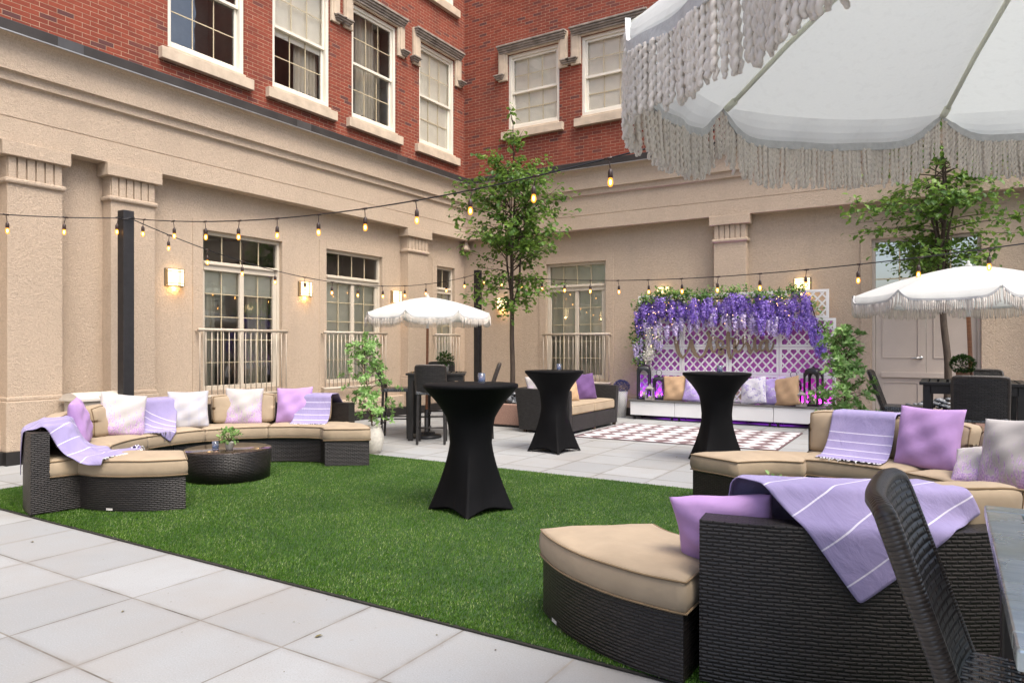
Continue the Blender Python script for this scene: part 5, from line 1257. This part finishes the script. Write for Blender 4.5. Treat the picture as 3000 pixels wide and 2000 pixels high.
def garland():
    t = thing('wisteria_garland', 'thick garland of violet, lilac and white wisteria blossom over the trellis', 'flower garland', STAGE)
    rr = random.Random(21)
    def raceme(mb, p, L, rad, n, sz, sway=0):
        for k in range(n):
            u = rr.random() ** .85; r = rad * (1 - u) ** .55 * (.55 + .5 * rr.random()) * (1 if u > .1 else .75); a = rr.uniform(0, 6.283)
            c = Vector(p) + Vector((math.cos(a) * r + sway * u, math.sin(a) * r, -L * u)); d = Vector((math.cos(a), math.sin(a), rr.uniform(-.7, .5))).normalized()
            s = d.cross(Vector((rr.uniform(-1, 1), rr.uniform(-1, 1), rr.uniform(-1, 1)))).normalized(); q = d.cross(s); z = sz * rr.uniform(.7, 1.2)
            mb.add([c - s * z - q * z * .3, c + s * z - q * z * .3, c + s * z * .6 + q * z + d * z * .4, c - s * z * .6 + q * z + d * z * .4], [(0, 1, 2, 3)])
    V1, V2, V3 = MB(), MB(), MB(); x0, x1 = -5.28, -2.12
    def ztop(x): return 2.40 + .03 * math.sin(x * 5) - .05 * max(0, (x0 + .25 - x)) * 4
    for k in range(150):
        x = rr.uniform(x0 + .05, x1); f = (x - x0) / (x1 - x0); L = rr.uniform(.2, .32)
        raceme(V1, (x, 13.22 + rr.uniform(-.14, .10), ztop(x) - rr.uniform(.06, .34)), L, rr.uniform(.058, .085), 110, .0165, rr.uniform(-.03, .03))
    for k in range(20): x = rr.uniform(-2.95, -2.1); raceme(V1, (x, 13.18 + rr.uniform(-.1, .08), 2.05 - rr.uniform(0, .16)), rr.uniform(.25, .36), .065, 95, .0155, .02)
    for k in range(26):
        u = rr.random(); raceme(V1, (-2.16 + .30 * u + rr.uniform(-.09, .09), 13.2 + rr.uniform(-.06, .08), 2.1 - .72 * u), rr.uniform(.22, .33), .06, 85, .0155, .01)
    for k in range(12): raceme(V1, (-5.18 + rr.uniform(-.08, .22), 13.2, 2.1 - rr.uniform(0, .3)), .26, .055, 80, .0155)
    for k in range(66):
        x = rr.uniform(x0 + .2, x1 - .2); f = (x - x0) / (x1 - x0); raceme(V2, (x, 13.22 + rr.uniform(-.12, .1), 2.06 - rr.uniform(0, .20) - .10 * math.sin(f * 9)), rr.uniform(.22, .33), rr.uniform(.05, .07), 90, .0155, rr.uniform(-.03, .03))
    for k in range(14): raceme(V2, (-4.95 + rr.uniform(-.2, .2), 13.2, 1.85 - rr.uniform(0, .45)), .26, .055, 70, .0155)
    for k in range(9): raceme(V2, (-5.25 + rr.uniform(-.05, .12), 13.2, 1.62 - rr.uniform(0, .4)), .22, .05, 60, .0155)
    for k in range(28): u = rr.random(); raceme(V3, (-4.92 + .34 * (1 - u) * rr.uniform(-.2, 1) - .12 * u + rr.uniform(-.08, .08), 13.19 + rr.uniform(-.05, .08), 1.95 - .72 * u), rr.uniform(.2, .34), .04, 60, .0115)
    for k in range(8): raceme(V3, (rr.uniform(-4.6, -3.0), 13.2, 1.86 - rr.uniform(0, .15)), .28, .03, 45, .011)
    V1.build('violet_blossom', M['bl1'], t, uv=False); V2.build('pale_lilac_blossom', M['bl2'], t, uv=False); V3.build('white_blossom', M['bl3'], t, uv=False)
    lf = MB()
    def spray(p, n, spread, L=.07):
        for k in range(n):
            q = Vector(p) + Vector((rr.gauss(0, spread), rr.gauss(0, spread * .6), rr.gauss(0, spread * .7))); d = Vector((rr.uniform(-1, 1), rr.uniform(-1, .3), rr.uniform(-.8, .7))).normalized()
            leaf_quad(lf, q, d, Vector((rr.uniform(-.5, .5), -.6, 1)), L * rr.uniform(.6, 1.2), L * .55)
    for k in range(120): x = rr.uniform(x0, x1 + .02); spray((x, 13.25 + rr.uniform(-.12, .08), ztop(x) - rr.uniform(-.03, .14)), 12, .06)
    for k in range(45): x = rr.uniform(x0, x1); spray((x, 13.26, 2.2 - rr.uniform(0, .3)), 8, .07)
    for k in range(44): u = rr.random(); spray((-5.22 + .07 * math.sin(u * 9) + rr.uniform(-.1, .1), 13.25, 2.25 - 1.2 * u), 11, .06, .075)
    for k in range(20): u = rr.random(); spray((-2.1 + .28 * u + rr.uniform(-.1, .1), 13.25, 2.3 - .95 * u), 8, .05)
    for k in range(8): spray((-4.95 + rr.uniform(-.2, .2), 13.22, 1.5 - rr.uniform(-.3, .3)), 8, .05)
    lf.build('leaves', M['leaf3'], t, uv=False)
    v = MB()
    for k in range(30):
        x = rr.uniform(x0, x1); z = 2.25 - rr.uniform(0, .25); P = [(x, 13.28, z)]
        for s in range(4): x += rr.uniform(-.12, .14); z -= rr.uniform(.02, .14); P.append((x, 13.24 + rr.uniform(-.08, .06), z))
        v.tube(spline(P, 4), .0042, 5)
    v.tube([(x0 + .02, 13.30, 1.0), (x0 + .05, 13.27, 1.7), (x0 + .12, 13.28, 2.25), (-4.0, 13.28, 2.28), (-3.0, 13.28, 2.26), (x1, 13.28, 2.25), (x1 + .25, 13.28, 1.4)], .012, 7)
    v.build('vine', M['stem'], t, True)
    f = MB()
    for k in range(46):
        x = rr.uniform(x0 + .05, x1); z = 2.3 - rr.uniform(0, .5) if k > 12 else 2.2 - rr.uniform(0, 1.0); x = x if k > 12 else rr.uniform(x0, x0 + .5)
        f.lathe([(.001, -.006), (.0045, -.003), (.0045, .003), (.001, .006)], 6, (x, 13.07 + rr.uniform(-.02, .05), z))
    f.build('fairy_light', M['fairy'], t, True)
garland()
def lantern(label, loc, w_, h_, mt, roof='dome', ring=True, rz=0):
    loc = (loc[0] + .06, loc[1] - .17, loc[2]); t = thing('candle_lantern', label, 'lantern', loc, rz, 'candle lanterns on the bench'); e = w_ / 2; bt = .02; top = h_ * (.86 if roof == 'dome' else .72)
    m = MB(); m.box(-e, e, -e, e, 0, bt); m.box(-e + .012, e - .012, -e + .012, e - .012, bt, bt + .015); m.build('base', mt, t, bevel=.003)
    m = MB(); pw = w_ * .14; hw = e - pw; sp = top - hw * 1.1
    for k in range(4):
        a = k * math.pi / 2; ca, sa = math.cos(a), math.sin(a)
        def T(p, ca=ca, sa=sa): return (p[0] * ca - p[1] * sa, p[0] * sa + p[1] * ca, p[2])
        m.T = T
        m.box(-e, -hw, -e, -e + .012, bt, top)
        m.box(hw, e - .0155, -e, -e + .012, bt, top)
        n = 10
        for i in range(n):
            b0, b1 = math.pi - math.pi * i / n, math.pi - math.pi * (i + 1) / n
            p = [(hw * math.cos(b0), sp + hw * math.sin(b0)), (hw * math.cos(b1), sp + hw * math.sin(b1))]
            q = [(p[0][0], -e, p[0][1]), (p[1][0], -e, p[1][1]), (p[1][0], -e, top), (p[0][0], -e, top)]
            m.add(q + [(x, y + .012, z) for x, y, z in q], [(0, 1, 2, 3), (7, 6, 5, 4), (0, 4, 5, 1)])
    m.T = None; m.build('frame', mt, t)
    m = MB()
    if roof == 'dome': prof = [(1.0, 0), (1.0, .01), (.97, .35), (.86, .65), (.64, .86), (.34, .97), (.16, 1.0)]
    else: prof = [(1.12, 0), (1.12, .06), (1.0, .1), (.62, .5), (.3, .9), (.16, 1.0)]
    hh = (h_ - top) * (.95 if roof == 'dome' else .7); rings = []
    for r, z in prof: rings.append([(r * e * (abs(math.cos(a)) ** .35) * (1 if math.cos(a) > 0 else -1), r * e * (abs(math.sin(a)) ** .35) * (1 if math.sin(a) > 0 else -1), top + z * hh) for a in [2 * math.pi * i / 32 + .01 for i in range(32)]])
    m.loft(rings); m.lathe([(.022, 0), (.022, .02), (.008, .028)], 10, (0, 0, top + hh - .002)); m.build('roof', mt, t, True)
    if ring:
        m = MB(); rr_ = w_ * .26; m.tube([(rr_ * math.cos(a), 0, top + hh + .02 + rr_ + rr_ * math.sin(a)) for a in [2 * math.pi * i / 20 for i in range(20)]], .006, 6, False, True); m.build('ring_handle', mt, t, True)
    m = MB(); m.lathe([(w_ * .17, 0), (w_ * .17, h_ * .14), (w_ * .12, h_ * .145), (.001, h_ * .14)], 16, (0, 0, bt + .015)); m.build('candle', M['candlewax'], t, True)
    return t
ZB = .376
lantern('tall black domed lantern at the left end of the bench', (-5.08, 13.16, ZB), .25, .66, M['blackmetal'], rz=R(14), ring=False)
lantern('medium black lantern with ring handle behind the small grey one', (-4.80, 13.22, ZB), .21, .44, M['blackmetal'], rz=R(10))
lantern('small grey house-shaped lantern at the left end of the bench', (-4.90, 12.99, ZB), .15, .30, M['greylantern'], 'hip', False, R(6))
lantern('black lantern with ring handle beside the camel pillow at right', (-2.34, 13.12, ZB), .21, .46, M['blackmetal'], rz=R(-6))
lantern('tall black domed lantern behind the green shrub', (-2.03, 13.18, ZB), .25, .66, M['blackmetal'], rz=R(-12), ring=False)
lantern('small grey lantern in front of the tall one at the right bench end', (-2.19, 12.985, ZB), .15, .28, M['greylantern'], 'hip', False, R(-4))
G4 = 'pillows on the wisteria bench'
for q in [('camel pillow beside the lanterns at the left end of the bench', 'tanpillow', .48, .48, .16, (-4.42, 13.05, ZB + .004), -84, 14, 3, 31), ('camel pillow tucked behind the purple floral one on the bench', 'tanpillow', .46, .46, .13, (-4.03, 13.20, ZB + .004), -90, 10, -6, 32),
          ('purple floral pillow left of the draped table on the bench', 'toile1', .46, .46, .16, (-4.02, 13.02, ZB + .004), -80, 16, -6, 33), ('white floral pillow mostly hidden by the draped table', 'toile2', .44, .42, .15, (-3.62, 13.02, ZB + .004), -84, 18, -8, 34),
          ('white and purple floral pillow right of the draped table', 'toile2', .48, .48, .16, (-3.02, 13.02, ZB + .004), -104, 14, 8, 35), ('purple floral pillow next to the right camel pillow on the bench', 'toile1', .48, .48, .16, (-2.70, 13.08, ZB + .004), -104, 14, 8, 36), ('camel pillow next to the lanterns at the right end of the bench', 'tanpillow', .48, .50, .17, (-2.46, 12.99, ZB + .004), -112, 12, 10, 37)]:
    pillow(q[0], q[1], q[2], q[3], q[4], (q[5][0] + .06, q[5][1] - .17, q[5][2]), q[6], q[7], q[8], G4, q[9])
# tall white pot with blue flowers
t = thing('flower_pot', 'tall white textured pot with a ball of blue flowers left of the bench', 'flower pot', (-5.50, 13.02, 0))
def lat(s):
    uv = s.coord('UV'); sp = s.n("ShaderNodeSeparateXYZ"); s.l(uv, sp.inputs[0]); a = s.math('ADD', sp.outputs[0], sp.outputs[1]); b = s.math('SUBTRACT', sp.outputs[0], sp.outputs[1])
    k = s.math('MAXIMUM', *[s.math('LESS_THAN', s.math('ABSOLUTE', s.math('SUBTRACT', s.math('FRACT', s.math('MULTIPLY', q, 22.0)), .5)), .14) for q in (a, b)])
    return s.fin(s.mix(k, (.6, .59, .57), (.80, .79, .77)), .5, s.bump(k, .8, .008))
m = MB(); m.lathe([(.085, 0), (.125, .50), (.125, .515), (.11, .515), (.105, .48), (.001, .48)], 32); m.build('pot', mat('diamond_pot', lat), t, True)
m = MB(); bush_leaves(m, 900, (0, 0, .60), .15, .034, .022, .8, .8, 3); m.build('blossom', M['blue'], t, uv=False)
# purple LED wash bars lying behind and under the bench
for k, (x, col, en) in enumerate(((-4.85, (.40, .10, 1.0), 4.2), (-3.95, (.50, .08, 1.0), 5), (-3.05, (.72, .05, .95), 5), (-2.15, (.85, .04, .85), 4.6))):
    t = thing('light_bar', ('violet' if k < 2 else 'magenta') + ' LED light bar glowing behind %s of the lattice' % ('the left end', 'the left middle', 'the right middle', 'the right end')[k], 'light bar', (x, 13.243, .376), 0, 'LED bars behind the lattice')
    m = MB(); m.box(-.4, .4, -.013, .013, .0, .02); m.build('housing', M['blackmetal'], t, bevel=.003)
    m = MB(); m.box(-.38, .38, -.010, .010, .0205, .026); m.build('diffuser', emit('led_%d' % k, col, 2.5), t)
    l = bpy.data.lights.new('wash_light', 'AREA'); l.shape = 'RECTANGLE'; l.size = .76; l.size_y = .02; l.energy = en; l.color = col
    o = bpy.data.objects.new('wash_light', l); C.objects.link(o); o.parent = t; o.location = (0, 0, .035); o.rotation_euler = (R(165), 0, 0)
for k, x in enumerate((-4.4, -3.52, -2.64)):
    l = bpy.data.lights.new('under_bench_light', 'AREA'); l.shape = 'RECTANGLE'; l.size = .7; l.size_y = .04; l.energy = .4; l.color = (.42, .05, 1.0)
    o = bpy.data.objects.new('under_bench_light', l); C.objects.link(o); o.location = (x, 13.1, .06); o.rotation_euler = (R(75), 0, 0)

# ------------------------------------------------------------------ planters, trees, shrubs
def planter(label, x0, x1, y0, y1, h_, n=420, seed=1):
    t = thing('stone_planter', label, 'planter', (x0, y0, 0)); a, b = x1 - x0, y1 - y0; w_ = .09
    m = MB(); m.box(0, a, 0, w_, .04, h_); m.box(0, a, b - w_, b, .04, h_); m.box(0, w_, w_, b - w_, .04, h_); m.box(a - w_, a, w_, b - w_, .04, h_); m.build('rim', M['granite'], t, bevel=.012)
    m = MB(); m.box(.015, a - .015, .015, b - .015, 0, .04); m.build('base', M['plinth'], t)
    m = MB(); m.box(w_ - .002, a - w_ + .002, w_ - .002, b - w_ + .002, .04, h_ - .03); m.build('soil', M['soil'], t)
    rr = random.Random(seed); s1, s2 = MB(), MB()
    for k in range(n):
        sx = rr.uniform(.028, .058); sy = sx * rr.uniform(.6, .85); sz = sx * rr.uniform(.4, .55); x, y = rr.uniform(w_ + .03, a - w_ - .03), rr.uniform(w_ + .03, b - w_ - .03); d = math.hypot((x - a / 2) / a, (y - b / 2) / b)
        z = h_ - .02 + .44 * max(0, .5 - d) + rr.uniform(-.01, .045); rz = rr.uniform(0, 3.14); tx = rr.uniform(-.4, .4); ca, sa = math.cos(rz), math.sin(rz); mb = s2 if rr.random() < .25 else s1; pts = []; F = []
        for i in range(5):
            ph = -math.pi / 2 + math.pi * i / 4
            for j in range(8): th = 2 * math.pi * j / 8; u, v, q = sx * math.cos(ph) * math.cos(th), sy * math.cos(ph) * math.sin(th), sz * math.sin(ph) + tx * sx * math.cos(ph) * math.cos(th) * .5; pts.append((x + u * ca - v * sa, y + u * sa + v * ca, z + q))
        for i in range(4):
            for j in range(8): F.append((i * 8 + j, i * 8 + (j + 1) % 8, (i + 1) * 8 + (j + 1) % 8, (i + 1) * 8 + j))
        mb.add(pts, F)
    for mb, mt in ((s1, 'pebble'), (s2, 'pebble2')): o = mb.build('river_stones', M[mt], t, True, uv=False); o['kind'] = 'stuff'
planter('red aggregate planter of grey river stones behind the loveseat', -7.25, -6.14, 10.35, 11.75, .40, 330, 1)
planter('red aggregate planter of grey river stones before the service door', -.80, .82, 11.5, 13.0, .41, 520, 2)

def tree(label, loc, z0, H, prof, nst, nbr, lean, seed, leafn=34, L=.075, tr=.042, spreadz=(.1, .55), bare=0):
    t = thing('courtyard_tree', label, 'tree', loc, 0, 'young trees in the stone planters'); rr = random.Random(seed)
    def rad(z):
        for (a, b) in zip(prof, prof[1:]):
            if z <= b[0]: return a[1] + (b[1] - a[1]) * max(0, z - a[0]) / (b[0] - a[0])
        return prof[-1][1]
    w_ = MB(); base = [(0, 0, -.02), (.01, 0, z0 * .33), (-.015 + lean[0] * .5, .01, z0 * .66), (lean[0], lean[1], z0)]
    w_.tube(spline(base, 5), [tr * (1.25 - .35 * i / 15) * (1.35 if i == 0 else 1) for i in range(16)], 10)
    stems = []
    for k in range(nst):
        a = 2 * math.pi * k / nst + rr.uniform(-.4, .4); Ht = H * rr.uniform(.74, .97) if k else H; sp = .05 + .14 * rr.random() if k else .03
        P = [Vector((lean[0], lean[1], z0 - .05))]
        for i in range(1, 7): u = i / 6; s_ = sp * (u ** .6) * 1.6; P.append(Vector((lean[0] + math.cos(a) * s_ + rr.uniform(-.03, .03), lean[1] + math.sin(a) * s_ + rr.uniform(-.03, .03), z0 + (Ht - z0) * u)))
        S = spline(P, 5); stems.append(S); n = len(S); w_.tube(S, [tr * (.72 if k == 0 else .52) * (1 - .86 * i / (n - 1)) + .002 for i in range(n)], 7)
    lf = MB()
    for b in range(nbr):
        S = stems[b % nst]; u = rr.random() ** .9; i = int((.04 + .94 * u) * (len(S) - 1)); p = S[i]; a = b * 2.399 + rr.uniform(-.5, .5)
        zt = p.z + rr.uniform(*spreadz) * (1 if p.z > z0 + .5 else rr.uniform(-.9, .6)); r_ = rad(zt) * (rr.uniform(.5, 1.06)); zt = max(zt, prof[0][0])
        tip = Vector((lean[0] + math.cos(a) * r_, lean[1] + math.sin(a) * r_, zt)); mid = p.lerp(tip, .55) + Vector((0, 0, .10 * rr.uniform(-.3, 1))); P = spline([p, p.lerp(mid, .5) + Vector((0, 0, .03)), mid, tip + Vector((0, 0, -.03))], 5)
        n = len(P); w_.tube(P, [.010 * (1 - .8 * q / (n - 1)) for q in range(n)], 5)
        if rr.random() < bare: continue
        ln = max(6, int(leafn * (.45 + r_)))
        for q in range(ln):
            f = .28 + .72 * rr.random() ** .75; c = P[min(n - 1, int(f * (n - 1)))] + Vector((rr.gauss(0, .055), rr.gauss(0, .055), rr.gauss(0, .06)))
            out = Vector((c.x - lean[0], c.y - lean[1], 0)); out = out.normalized() if out.length > 1e-4 else Vector((1, 0, 0))
            d = (out * .7 + Vector((rr.uniform(-.8, .8), rr.uniform(-.8, .8), rr.uniform(-1.0, .45)))).normalized(); leaf_quad(lf, c, d, Vector((rr.uniform(-.6, .6), rr.uniform(-.6, .6), 1)), *[q_ * L for q_ in (lambda k_: (k_, k_ * .76))(rr.uniform(.45, 1.25))])
        # a side twig
        for q in range(2):
            f = rr.uniform(.4, .9); c = P[int(f * (n - 1))]; e = c + Vector((rr.uniform(-.2, .2), rr.uniform(-.2, .2), rr.uniform(-.1, .18))); w_.tube([c, c.lerp(e, .5) + Vector((0, 0, .015)), e], [.004, .003, .0015], 4)
            for k in range(8): c2 = c.lerp(e, rr.random()) + Vector((rr.gauss(0, .03), rr.gauss(0, .03), rr.gauss(0, .03))); leaf_quad(lf, c2, Vector((rr.uniform(-1, 1), rr.uniform(-1, 1), rr.uniform(-1, .4))).normalized(), Vector((rr.uniform(-.6, .6), rr.uniform(-.6, .6), 1)), L * rr.uniform(.6, 1.1), L * .75 * rr.uniform(.6, 1.1))
    w_.build('trunk', M['bark'], t, True); lf.build('crown', M['leaf'], t, uv=False)
    return t
tree('tall slender green tree rising from the planter in the courtyard corner', (-6.80, 11.02, .40), 1.75, 5.12, [(1.1, .7), (1.5, 1.0), (1.8, 1.1), (2.4, 1.12), (2.9, 1.0), (3.3, 1.28), (3.8, 1.25), (4.2, .98), (4.6, .55), (5.1, .15)], 5, 112, (.0, 0.0), 4, 21, .10)
tree('broad young tree growing from the planter by the service door', (-.02, 12.30, .42), 2.12, 4.6, [(2.0, .5), (2.3, .95), (2.6, 1.38), (3.1, 1.5), (3.5, 1.3), (3.9, 1.0), (4.6, .4)], 7, 84, (-.07, .0), 9, 17, .10, .046, (-.05, .28))

def shrub(label, loc, H, rad, pot_r, pot_h, seed, nb=34, potm='pot', lean=(0, 0), dens=1.0):
    t = thing('potted_shrub', label, 'shrub', loc, 0, 'light green shrubs in pots'); rr = random.Random(seed)
    m = MB(); m.lathe([(pot_r * .62, 0), (pot_r * .86, pot_h * .14), (pot_r, pot_h * .45), (pot_r * .97, pot_h * .68), (pot_r * .76, pot_h * .92), (pot_r * .74, pot_h * .96), (pot_r * .80, pot_h), (pot_r * .66, pot_h), (pot_r * .64, pot_h * .9), (.001, pot_h * .9)], 32); m.build('pot', M[potm], t, True)
    w_, lf = MB(), MB(); top = Vector((lean[0], lean[1], H * .93)); S = spline([(0, 0, pot_h * .85), (lean[0] * .5 + .02, lean[1] * .5, H * .45), (lean[0], lean[1], H * .72), top], 6); n = len(S); w_.tube(S, [.011 * (1 - .75 * i / (n - 1)) for i in range(n)], 7)
    def rosette(c, d, L):
        k = rr.randint(6, 9); up = d.normalized(); a = up.cross(Vector((.3, .2, 1))).normalized(); b = up.cross(a)
        for i in range(k):
            th = 2 * math.pi * i / k + rr.uniform(-.3, .3); out = a * math.cos(th) + b * math.sin(th); leaf_quad(lf, c + up * rr.uniform(-.02, .01), (out + up * rr.uniform(.05, .9)).normalized(), up, L * rr.uniform(.75, 1.2), L * .46)
    for b in range(nb):
        u = .10 + .88 * (b + rr.random()) / nb; p = S[int(u * (n - 1))]; a = b * 2.4 + rr.uniform(-.5, .5); z = p.z
        r_ = rad * (1.0 - .62 * u ** 2) * rr.uniform(.5, 1.08) * (.75 if u < .2 else 1); tip = Vector((p.x + math.cos(a) * r_, p.y + math.sin(a) * r_, z + rr.uniform(.02, .16) + (.05 if u > .6 else 0)))
        P = spline([p, p.lerp(tip, .5) + Vector((0, 0, .04)), tip], 4); w_.tube(P, [.005, .0046, .0042, .004, .0036, .003, .0027, .0024, .002], 5)
        rosette(tip, (tip - p).normalized() + Vector((0, 0, .5)), .062)
        for q in range(int(3 * dens + rr.random())):
            c = P[rr.randint(3, 7)] + Vector((rr.gauss(0, .045), rr.gauss(0, .045), rr.gauss(0, .04))); rosette(c, Vector((math.cos(a) + rr.uniform(-.8, .8), math.sin(a) + rr.uniform(-.8, .8), rr.uniform(0, 1.2))), .058)
    rosette(top, Vector((0, 0, 1)), .06); rosette(top - Vector((0, 0, .04)), Vector((.2, 0, 1)), .06)
    w_.build('stem', M['stem'], t, True); lf.build('foliage', M['leaf2'], t, uv=False)
shrub('light green shrub in a round cream pot past the left sofa end', (-6.45, 6.95, 0), 1.52, .42, .15, .36, 11, 46, lean=(-.10, -.04))
shrub('light green leafy shrub standing behind the near sofa', (-.98, 8.25, 0), 1.57, .38, .16, .34, 15, 60, 'blackpot' if 'blackpot' in M else 'terra', lean=(.03, .02), dens=1.3)

# ------------------------------------------------------------------ posts and festoon lights
for i, (x, y, h_, w_, lab) in enumerate(((-8.9, 5.07, 3.12, .14, 'thick black timber post behind the left sofa holding the string lights'), (-8.1, 11.8, 2.93, .12, 'black timber post in the corner behind the tall tree'), (2.05, 4.80, 3.5, .14, None), (3.2, 7.15, 3.2, .12, None))):
    if lab is None: continue
    t = thing('timber_post', lab, 'post', (x, y, 0), 0, 'black posts of the string lights'); m = MB(); m.box(-w_ / 2, w_ / 2, -w_ / 2, w_ / 2, .02, h_); m.build('shaft', plain('black_stained_timber', (.014, .013, .014), .55, .3, 12, 50, .3), t, bevel=.008)
    m = MB(); m.box(-w_ * .8, w_ * .8, -w_ * .8, w_ * .8, 0, .02); m.build('foot_plate', M['blackmetal'], t)
    m = MB(); m.tube([(w_ * .55 * math.cos(a) * 1.25, w_ * .55 * math.sin(a) * 1.25, h_ - .10 + .02 * math.sin(2 * a)) for a in [2 * math.pi * k / 16 for k in range(16)]], .006, 6, False, True); m.build('cable_tie', M['blackmetal'], t, True)
def festoon(label, fz, p0, p1, spacing, start, seed):
    """cable between two plan points; fz(s) gives its height at 0..1"""
    t = thing('string_lights', label, 'string lights', (0, 0, 0), 0, 'festoon strings of warm bulbs'); rr = random.Random(seed)
    a, b = Vector((p0[0], p0[1], 0)), Vector((p1[0], p1[1], 0)); Ln = (b - a).length
    def at(s): q = a.lerp(b, s); q.z = fz(s); return q
    m = MB(); m.tube([at(i / 60) for i in range(61)], .0065, 6); m.build('cable', M['blackmetal'], t, True)
    d = start; k = 0
    while d < Ln:
        if k >= 100: break
        q = at(d / Ln); sw = rr.uniform(-.02, .02)
        s = MB(); s.tube([(-.03, 0, 0), (.03, 0, 0)], .0105, 7); s.tube([(0, 0, 0), (sw * .5, sw * .3, -.04), (sw, sw * .4, -.085)], .0042, 6)
        s.lathe([(.006, -.075), (.013, -.085), (.019, -.10), (.020, -.135), (.017, -.145), (.001, -.145)], 12, (sw, sw * .4, 0))
        o = s.build('bulb_holder', M['socket'], t, True, loc=q); o.rotation_euler = (0, 0, math.atan2(b.y - a.y, b.x - a.x))
        g_ = MB(); g_.lathe([(.011, -.143), (.015, -.152), (.0205, -.172), (.021, -.185), (.0175, -.20), (.009, -.210), (.001, -.212)], 12, (sw, sw * .4, 0)); g_.build('bulb', M['bulb'], o, True); f_ = MB(); f_.lathe([(.001, -.158), (.0085, -.164), (.0095, -.18), (.006, -.194), (.001, -.197)], 8, (sw, sw * .4, 0)); f_.build('filament', M['filament'], o, True)
        d += spacing; k += 1
festoon('string of warm bulbs running above the lawn from the left post', lambda s: 2.70 + .0178 * ((-8.9 + 10.95 * s) + 4.6) ** 2, (-8.9, 5.07), (2.05, 4.75), .632, .42, 1)
festoon('string of warm bulbs leading left from the left post', lambda s: 3.03 - .9 * s * (1 - s), (-8.9, 5.07), (-8.95, -.4), .62, .1, 2)
festoon('string of warm bulbs sagging from the left post to the corner post', lambda s: 3.05 + (2.86 - 3.05) * s - 4 * .52 * s * (1 - s), (-8.9, 5.07), (-8.1, 11.8), .53, .55, 3)
festoon('string of warm bulbs running along the back wall past the wisteria', lambda s: 2.30 + 1.6 * (s - .6) ** 2, (-8.1, 11.8), (3.2, 6.86), .64, .25, 4)
# storage box behind the left sofa
t = thing('storage_box', 'beige plastic storage box with a rounded lid against the left wall', 'storage box', (-9.12, 4.80, 0))
m = MB(); m.box(-.20, .20, -.27, .27, 0, .73); m.build('body', M['bin'], t, bevel=.02)
m = MB(); m.box(-.23, .23, -.31, .31, .731, .76); m.loft([[(-.21 + .42 * i / 12, y, .76 + .07 * math.sin(math.pi * (i + .001) / 12.002) ** .6) for i in range(13)] + [(.21, y, .75), (-.21, y, .75)] for y in (-.30, -.29, -.1, .1, .29, .30)]); m.box(.17, .225, -.05, .05, .765, .79); m.build('lid', plain('pale_plastic_lid', (.56, .51, .44), .45, .05, 3), t)

# a few fallen leaves and bits of grit blown over the paving and lawn
m = MB(); rr = random.Random(77)
for k in range(90):
    x, y = (rr.uniform(-6, -1), rr.uniform(1.0, 2.8)) if k < 40 else ((rr.uniform(-8, -1.5), rr.uniform(7.0, 12.5)) if k < 75 else (rr.uniform(-6, -2), rr.uniform(3, 6.5)))
    a = rr.uniform(0, 6.28); L = rr.uniform(.006, .016) if k % 5 else rr.uniform(.025, .045); z = .003 if not (2.87 < y < 6.8) else .028
    leaf_quad(m, Vector((x, y, z)), Vector((math.cos(a), math.sin(a), .12)), Vector((rr.uniform(-.2, .2), rr.uniform(-.2, .2), 1)), L, L * .5)
tag(m.build('leaf_litter', leaf_mat('dry_leaf', (.06, .035, .015), (.12, .08, .03), (.16, .14, .05), .1), uv=False), 'small dry leaves and grit scattered over the paving and lawn', 'leaf litter', kind='stuff')
